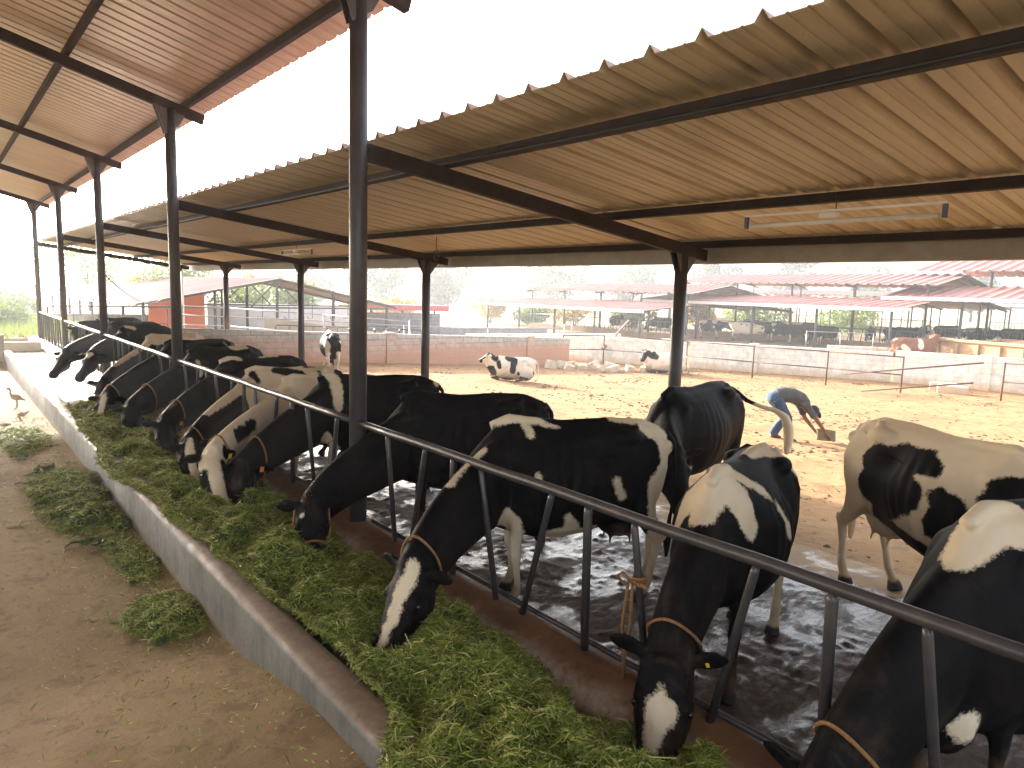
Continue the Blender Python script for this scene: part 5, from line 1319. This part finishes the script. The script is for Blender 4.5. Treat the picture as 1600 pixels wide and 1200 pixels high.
fc('patched', poll=(1.36, .05, 1.15), nose=(1.68, .1, .80), paint=[('w', [(-.8, 0, 1.3, .22), (-.45, 0, 1.2, .3)]), ('w', [(.35, 0, 1.2, .28), (.35, .2, .9, .15), (.35, -.2, .9, .15)]), ('w', [(0, 0, .55, .2)])]+legs_w())
fc('front', poll=(1.30, .0, 1.50), nose=(1.68, .0, 1.18), paint=[('hw', [(.1, 0, .06), (.5, 0, .09)]), ('w', [(.8, 0, .9, .22)])]+legs_w())
gF = 'cows standing in the far sheds'
far = [  # key, x, y, zf, heading deg, scale, label
 ('graze_black', 46.3, 37.0, 118, 'black cow with pale legs grazing at the left end of the middle far shed'),
 ('patched', 46.6, 32.6, -75, 'patchy cow just right of the near lean-to post, in the middle far shed'),
 ('speckled', 46.2, 29.4, -62, 'speckled mostly white cow standing under the middle far shed'),
 ('stand_black', 49.2, 29.8, -60, 'dark cow standing behind the speckled white one'),
 ('patched', 48.0, 27.6, 115, 'dark cow with pale belly right of the speckled cow'),
 ('stand_black', 47.6, 25.9, 112, 'long black cow in profile facing left in the middle far shed'),
 ('graze_black', 48.3, 24.2, 150, 'black cow seen from behind beside a pale post of the middle far shed'),
 ('graze_black', 51.5, 22.6, 30, 'small black cow seen from the rear behind the slanting hand rail'),
 ('stand_black', 52.6, 21.3, -50, 'black cow standing behind the slanting hand rail'),
 ('graze_black', 55.0, 21.6, 120, 'black cow half hidden behind the hand rail and post'),
 ('front', 52.2, 19.4, -150, 'cow facing the camera with a white blaze near the right far shed'),
 ('graze_black', 57.5, 19.8, -60, 'black cow lowering its head behind the cow that faces the camera'),
 ('patched', 56.2, 17.4, -62, 'cream and black patched cow standing under the right far shed'),
 ('stand_black', 58.2, 15.8, -95, 'black cow under the right far shed, right of the patched one'),
 ('speckled', 57.5, 13.2, -40, 'pale cow at the far right edge behind the mud caked bin'),
 ('graze_black', 59.5, 14.4, 100, 'dark cow between the mud bin and the right far shed posts'),
 ('stand_black', 45.5, 41.5, 20, 'lone black cow inside the left far shed'),
 ('graze_black', 52.8, 33.0, 80, 'dark cow in the depth of the middle far shed near its left end'),
 ('graze_black', 54.0, 28.5, 70, 'dark cow far inside the middle far shed, behind the speckled one'),
]
used_keys = set()
for key, x, y, hd, lab in far:
    zf = -3.13 if x < 50 or y > 20.5 else -2.93
    if y > 38: zf = -3.18
    a = math.radians(hd); e = empty('holstein_cow', V(x, y, zf), a, lab, 'cow', gF); link('body', FC[key]['mesh'], e)
c = make_cow(poll=(.98, .15, 1.05), nose=(1.3, .3, .78), voxel=.034, pose='lie', tail='lie', mat='coat_brown', paint=[('w', [(-.50, -.3, .5, .14), (-.30, -.35, .35, .1)]), ('w', [(.22, -.15, .82, .10), (.18, -.3, .55, .13)]), ('w', [(-.75, 0, .8, .10)]), ('hk', [(.1, 0, .08), (.5, 0, .1)])])
e = empty('resting_cow', V(43.3, 16.6, -3.15), math.radians(-42), 'red and white cow lying in front of the far sheds beside the mud bin', 'cow'); e.scale = (1.35,)*3; link('body', c['mesh'], e)

# rope tied to a slanted bar
mb = MB(); bx, by = X_RAIL, 2.365
for i in range(3): mb.tube([V(bx+.03*math.cos(a*.6)*1.05, by+.03*math.sin(a*.6)*1.05, -1.56+.018*i+.004*a*.2) for a in range(12)], .009, 6)
mb.tube([V(bx-.03, by+.02, -1.55), V(bx-.06, by+.07, -1.50), V(bx-.05, by+.12, -1.54), V(bx-.04, by+.06, -1.57)], .010, 6)
mb.tube([V(bx-.03, by-.01, -1.54), V(bx-.05, by-.09, -1.53), V(bx-.05, by-.10, -1.54)], .012, 6)
mb.tube([V(bx-.03, by+.05, -1.56), V(bx-.05, by+.06, -1.8), V(bx-.04, by+.045, -2.02), V(bx-.03, by+.05, -2.16)], .0095, 6)
mb.tube([V(bx-.03, by+.02, -1.56), V(bx-.04, by+.01, -1.78), V(bx-.06, by+.02, -1.95), V(bx-.05, by+.03, -2.14)], .0095, 6)
for i in range(6): mb.tube([V(bx-.04, by+.04, -2.08), V(bx-.04+.012*math.cos(i), by+.04+.015*math.sin(i), -2.20)], .003, 4)
tag(mb.build('tether_rope', M['rope']), 'orange coir rope knotted to a slanted bar left of the forehead diamond cow', 'rope')
# ================================================================ worker bending to the ground, and the white bird
def worker():
    ox, oy = 12.45, 6.95; zg = float(gz(ox, oy)); ang = math.atan2(-.63, .77)
    e = empty('person', V(ox, oy, zg), ang, 'worker in grey t-shirt, blue jeans and dark cap bending over in the yard', 'person')
    skin = simple('brown_skin', (.22, .10, .055), (.16, .07, .04), rough=.6, scale=20, bmp=0)
    shirt = simple('grey_tshirt', (.085, .08, .074), (.055, .052, .05), rough=.9, scale=9, bmp=.5, bscale=22, bdist=.02)
    jeans = simple('blue_jeans', (.025, .048, .09), (.06, .095, .15), rough=.9, scale=6, bmp=.6, bscale=20, bdist=.02)
    hip = np.array([-.17, 0, .80]); sh = np.array([.36, 0, .70])
    # --- continuous body: head, neck, trunk, arms, hands, legs, feet
    L = Loft()
    L.tube([((-.20, 0, .80), .12, .14), ((-.05, 0, .86), .11, .145), ((.15, 0, .86), .10, .15), ((.30, 0, .78), .11, .18), ((.40, 0, .68), .09, .15), ((.45, 0, .62), .06, .06), ((.50, 0, .585), .055, .055)], 14, ref=(0, 0, 1))
    hc = np.array([.58, 0, .54]); hf = nrm((.35, 0, -.94)); hu = nrm(np.array([1, 0, .37])); hs = np.cross(hu, hf)
    L.ell(hc, (.118, .078, .095), 14, 11, rot=np.column_stack([hf, hs, hu])); L.ell(hc+hf*.05+hu*-.0+np.array([-.03, 0, -.02]), (.075, .055, .06), rot=np.column_stack([hf, hs, hu]))
    fdir = nrm((-.55, 0, -.83))      # face looks down and slightly back
    L.ell(hc+nrm((.25, 0, -.97))*.085+np.array([.045, 0, .0]), (.018, .014, .022))     # nose
    for s in (1, -1):
        L.ell(hc+hs*s*.08+np.array([-.01, 0, 0]), (.028, .012, .018), rot=np.column_stack([hf, hs, hu]))
        shd = np.array([.36, s*.175, .68]); el = np.array([.50, s*.19, .40]) if s > 0 else np.array([.58, s*.17, .42]); wr = np.array([.70, s*.10, .14]) if s > 0 else np.array([.82, s*.07, .15])
        L.tube([(shd-np.array([.06, s*.03, -.02]), .06, .06), (shd, .062, .058), ((shd+el)/2, .05, .046), (el, .040, .038), (el*.6+wr*.4, .038, .035), (wr, .026, .022)], 12)
        pd = nrm(np.array([.50, -s*.05, -.62])); L.tube([(wr, .024, .022), (wr+pd*.04, .036, .018), (wr+pd*.09, .038, .017)], 10, ref=(0, 1, 0))
        for i in range(4):
            b = wr+pd*.085+np.array([0, (i-1.5)*.019, 0]); ln = (.07, .08, .075, .058)[i]; L.tube([(b, .0088, .0088), (b+pd*ln*.5+np.array([.006, 0, .004]), .0085, .0085), (b+pd*ln*.75+np.array([-.01, 0, -.02]), .0078, .0078), (b+pd*ln*.85+np.array([-.03, 0, -.03]), .006, .006)], 8, ref=(0, 1, 0))
        tb = wr+pd*.03+np.array([0, -s*.03, 0]); L.tube([(tb, .011, .011), (tb+np.array([.02, -s*.03, -.03]), .010, .010), (tb+np.array([.03, -s*.04, -.06]), .008, .008)], 8, ref=(0, 1, 0))
        kn = np.array([.08+.03*s, s*.12, .44]); an = np.array([-.02-.09*s, s*.14, .09]); hp = np.array([-.18, s*.09, .78])
        L.tube([(hp, .10, .09), (hp*.5+kn*.5, .08, .075), (kn, .055, .055), (kn*.5+an*.5, .05, .048), (an, .036, .034)], 12)
        L.tube([(an+np.array([-.05, 0, -.05]), .035, .032), (an+np.array([.02, 0, -.05]), .042, .036), (an+np.array([.10, 0, -.065]), .028, .042), (an+np.array([.16, 0, -.075]), .016, .038)], 10, ref=(0, 0, 1))
    me = fuse('body', L, .0085, 3); me.materials.append(skin); link('body', me, e)
    # --- clothes, one shell each
    L = Loft()
    L.tube([((-.15, 0, .83), .15, .165), ((-.03, 0, .86), .15, .17), ((.15, 0, .85), .145, .18), ((.30, 0, .785), .14, .20), ((.40, 0, .70), .105, .165), ((.445, 0, .64), .075, .085)], 16, ref=(0, 0, 1))
    for s in (1, -1):
        shd = np.array([.36, s*.175, .68]); el = np.array([.50, s*.19, .40]) if s > 0 else np.array([.58, s*.17, .42])
        L.tube([(shd-np.array([.08, s*.05, -.03]), .07, .07), (shd, .076, .072), (shd*.5+el*.5, .068, .064), (shd*.25+el*.75, .070, .064)], 12)
    me = fuse('t_shirt', L, .010, 3); me.materials.append(shirt); link('t_shirt', me, e)
    L = Loft()
    L.tube([((-.02, 0, .865), .118, .150), ((-.12, 0, .835), .135, .160), ((-.22, 0, .78), .13, .165), ((-.25, 0, .70), .09, .13)], 14, ref=(0, 0, 1))
    for s in (1, -1):
        kn = np.array([.08+.03*s, s*.12, .44]); an = np.array([-.02-.09*s, s*.14, .09]); hp = np.array([-.18, s*.09, .78])
        L.tube([(hp, .125, .105), (hp*.5+kn*.5, .10, .09), (kn, .080, .075), (kn*.5+an*.5, .082, .072), (an*.85+kn*.15, .085, .075), (an+np.array([0, 0, -.03]), .088, .078)], 12)
    me = fuse('jeans', L, .010, 3); me.materials.append(jeans); link('jeans', me, e)
    L = Loft(); R_ = np.column_stack([hf, hs, hu])
    L.ell(hc+hu*.022-hf*.018, (.118, .087, .092), 14, 11, rot=R_); L.tube([(hc+hu*.075+hf*.04, .05, .06), (hc+hu*.085+hf*.12, .035, .055), (hc+hu*.075+hf*.15, .01, .03)], 10, ref=tuple(hu*.2+hf*0+np.array([0, 0, .1])))
    me = fuse('cap', L, .009, 2); me.materials.append(simple('dark_cap', (.03, .03, .035), rough=.85, bmp=0)); link('cap', me, e)
    # slab he holds
    me = rock_mesh(.36, .05, .22, 9., .35); me.materials.append(simple('muddy_board', (.16, .12, .06), (.24, .19, .10), rough=.9, scale=10)); o = link('scraper_board', me)
    a = Vector((.86, 0, .10)); o.location = e.location+Matrix.Rotation(ang, 3, 'Z') @ a; o.rotation_euler = (math.radians(-14), math.radians(6), ang)
    tag(o, 'muddy flat board held to the ground in the hands of the bending worker', 'board')
worker()
def egret():
    e = empty('egret', V(1.03, 14.9, -2.29), math.radians(215), 'small white egret walking on the alley beside the curb', 'bird')
    wm = simple('egret_feathers', (.78, .70, .58), (.66, .56, .42), rough=.8, scale=20)
    L = Loft(); L.ell((0, 0, .20), (.10, .05, .055), rot=np.column_stack([nrm((1, 0, .35)), (0, 1, 0), nrm((-.35, 0, 1))]))
    L.tube([((-.06, 0, .18), .03, .035), ((-.14, 0, .14), .016, .025), ((-.18, 0, .12), .006, .012)], 8, ref=(0, 0, 1))
    L.tube([((.07, 0, .23), .028, .026), ((.10, 0, .285), .018, .016), ((.09, 0, .33), .016, .014), ((.115, 0, .36), .018, .016)], 10)
    L.ell((.13, 0, .37), (.032, .02, .02))
    me = fuse('body', L, .006, 2); me.materials.append(wm); link('body', me, e)
    MB().tube([(.155, 0, .368), (.21, 0, .355)], [.009, .002], 6).build('beak', M['tag_yellow'], e)
    for s in (1, -1):
        MB().tube([(-.01+.02*s, s*.02, .17), (-.02+.03*s, s*.022, .08), (.0+.03*s, s*.022, 0), (.04+.03*s, s*.022, -.002)], .006, 6).build('leg', M['wire'], e)
egret()
# ================================================================ camera, sky, sun, haze
cam = bpy.data.cameras.new('camera'); co = bpy.data.objects.new('camera', cam); COL.objects.link(co); scn.camera = co
F = 1100.
vx, vy, sl = -109.-800, 428.5-600, .0298
Yd = np.array([vx, vy, F]); Yd /= np.linalg.norm(Yd); bb = np.array([vx+1000, vy+1000*sl, F]); nn = np.cross(Yd, bb); nn /= np.linalg.norm(nn)
if nn[1] > 0: nn = -nn
Xd = np.cross(Yd, nn); Rm = np.array([Xd, Yd, nn])           # rows: world axes in (right, down, forward)
M3 = Matrix([[Rm[i][0], -Rm[i][1], -Rm[i][2]] for i in range(3)])
co.matrix_world = Matrix.Translation((0, 0, H)) @ M3.to_4x4()
cam.sensor_fit = 'HORIZONTAL'; cam.sensor_width = 36; cam.lens = F/1600*36; cam.clip_end = 3000; cam.clip_start = .05
SUN_EL, SUN_AZ = 17., -2.5      # degrees; azimuth measured from +Y toward +X
el, az = math.radians(SUN_EL), math.radians(SUN_AZ)
sd_ = Vector((math.sin(az)*math.cos(el), math.cos(az)*math.cos(el), math.sin(el)))
sun = bpy.data.lights.new('sun', 'SUN'); sun.energy = 3.3; sun.angle = math.radians(.6); sun.color = (1, .93, .80)
so = bpy.data.objects.new('sun', sun); COL.objects.link(so); so.rotation_euler = sd_.to_track_quat('Z', 'Y').to_euler(); so.location = (0, 0, 30)
w = bpy.data.worlds.new('World'); scn.world = w; w.use_nodes = True; nt = w.node_tree
sky = nt.nodes.new('ShaderNodeTexSky'); sky.sky_type = 'NISHITA'; sky.sun_disc = False; sky.sun_elevation = el; sky.sun_rotation = az
sky.altitude = 300; sky.air_density = 1.0; sky.dust_density = 6.0; sky.ozone_density = 1.0
bg = nt.nodes['Background']; bg.inputs[1].default_value = .15; hs_ = nt.nodes.new('ShaderNodeHueSaturation'); hs_.inputs['Saturation'].default_value = .45; nt.links.new(sky.outputs[0], hs_.inputs['Color']); nt.links.new(hs_.outputs[0], bg.inputs[0])
scn.view_settings.view_transform = 'Standard'; scn.view_settings.look = 'None'; scn.view_settings.exposure = 2.55; scn.view_settings.gamma = 1
if HAZE:
    hm = bpy.data.materials.new('haze_air'); hm.use_nodes = True; t = hm.node_tree; t.nodes.remove(t.nodes['Principled BSDF'])
    pv = t.nodes.new('ShaderNodeVolumePrincipled'); pv.inputs['Color'].default_value = (.92, .95, 1, 1); pv.inputs['Density'].default_value = HAZE; pv.inputs['Anisotropy'].default_value = .45
    t.links.new(pv.outputs[0], t.nodes['Material Output'].inputs['Volume'])
    mb = MB(); mb.box(-60, 190, -60, 150, -4.8, 22); o = mb.build('haze', hm); o['kind'] = 'stuff'
    tag(o, 'thin pale morning haze filling the air over the farm', 'haze')
scn.render.engine = 'CYCLES'; scn.cycles.volume_bounces = 0; scn.cycles.max_bounces = 6
scn.cycles.volume_step_rate = 5
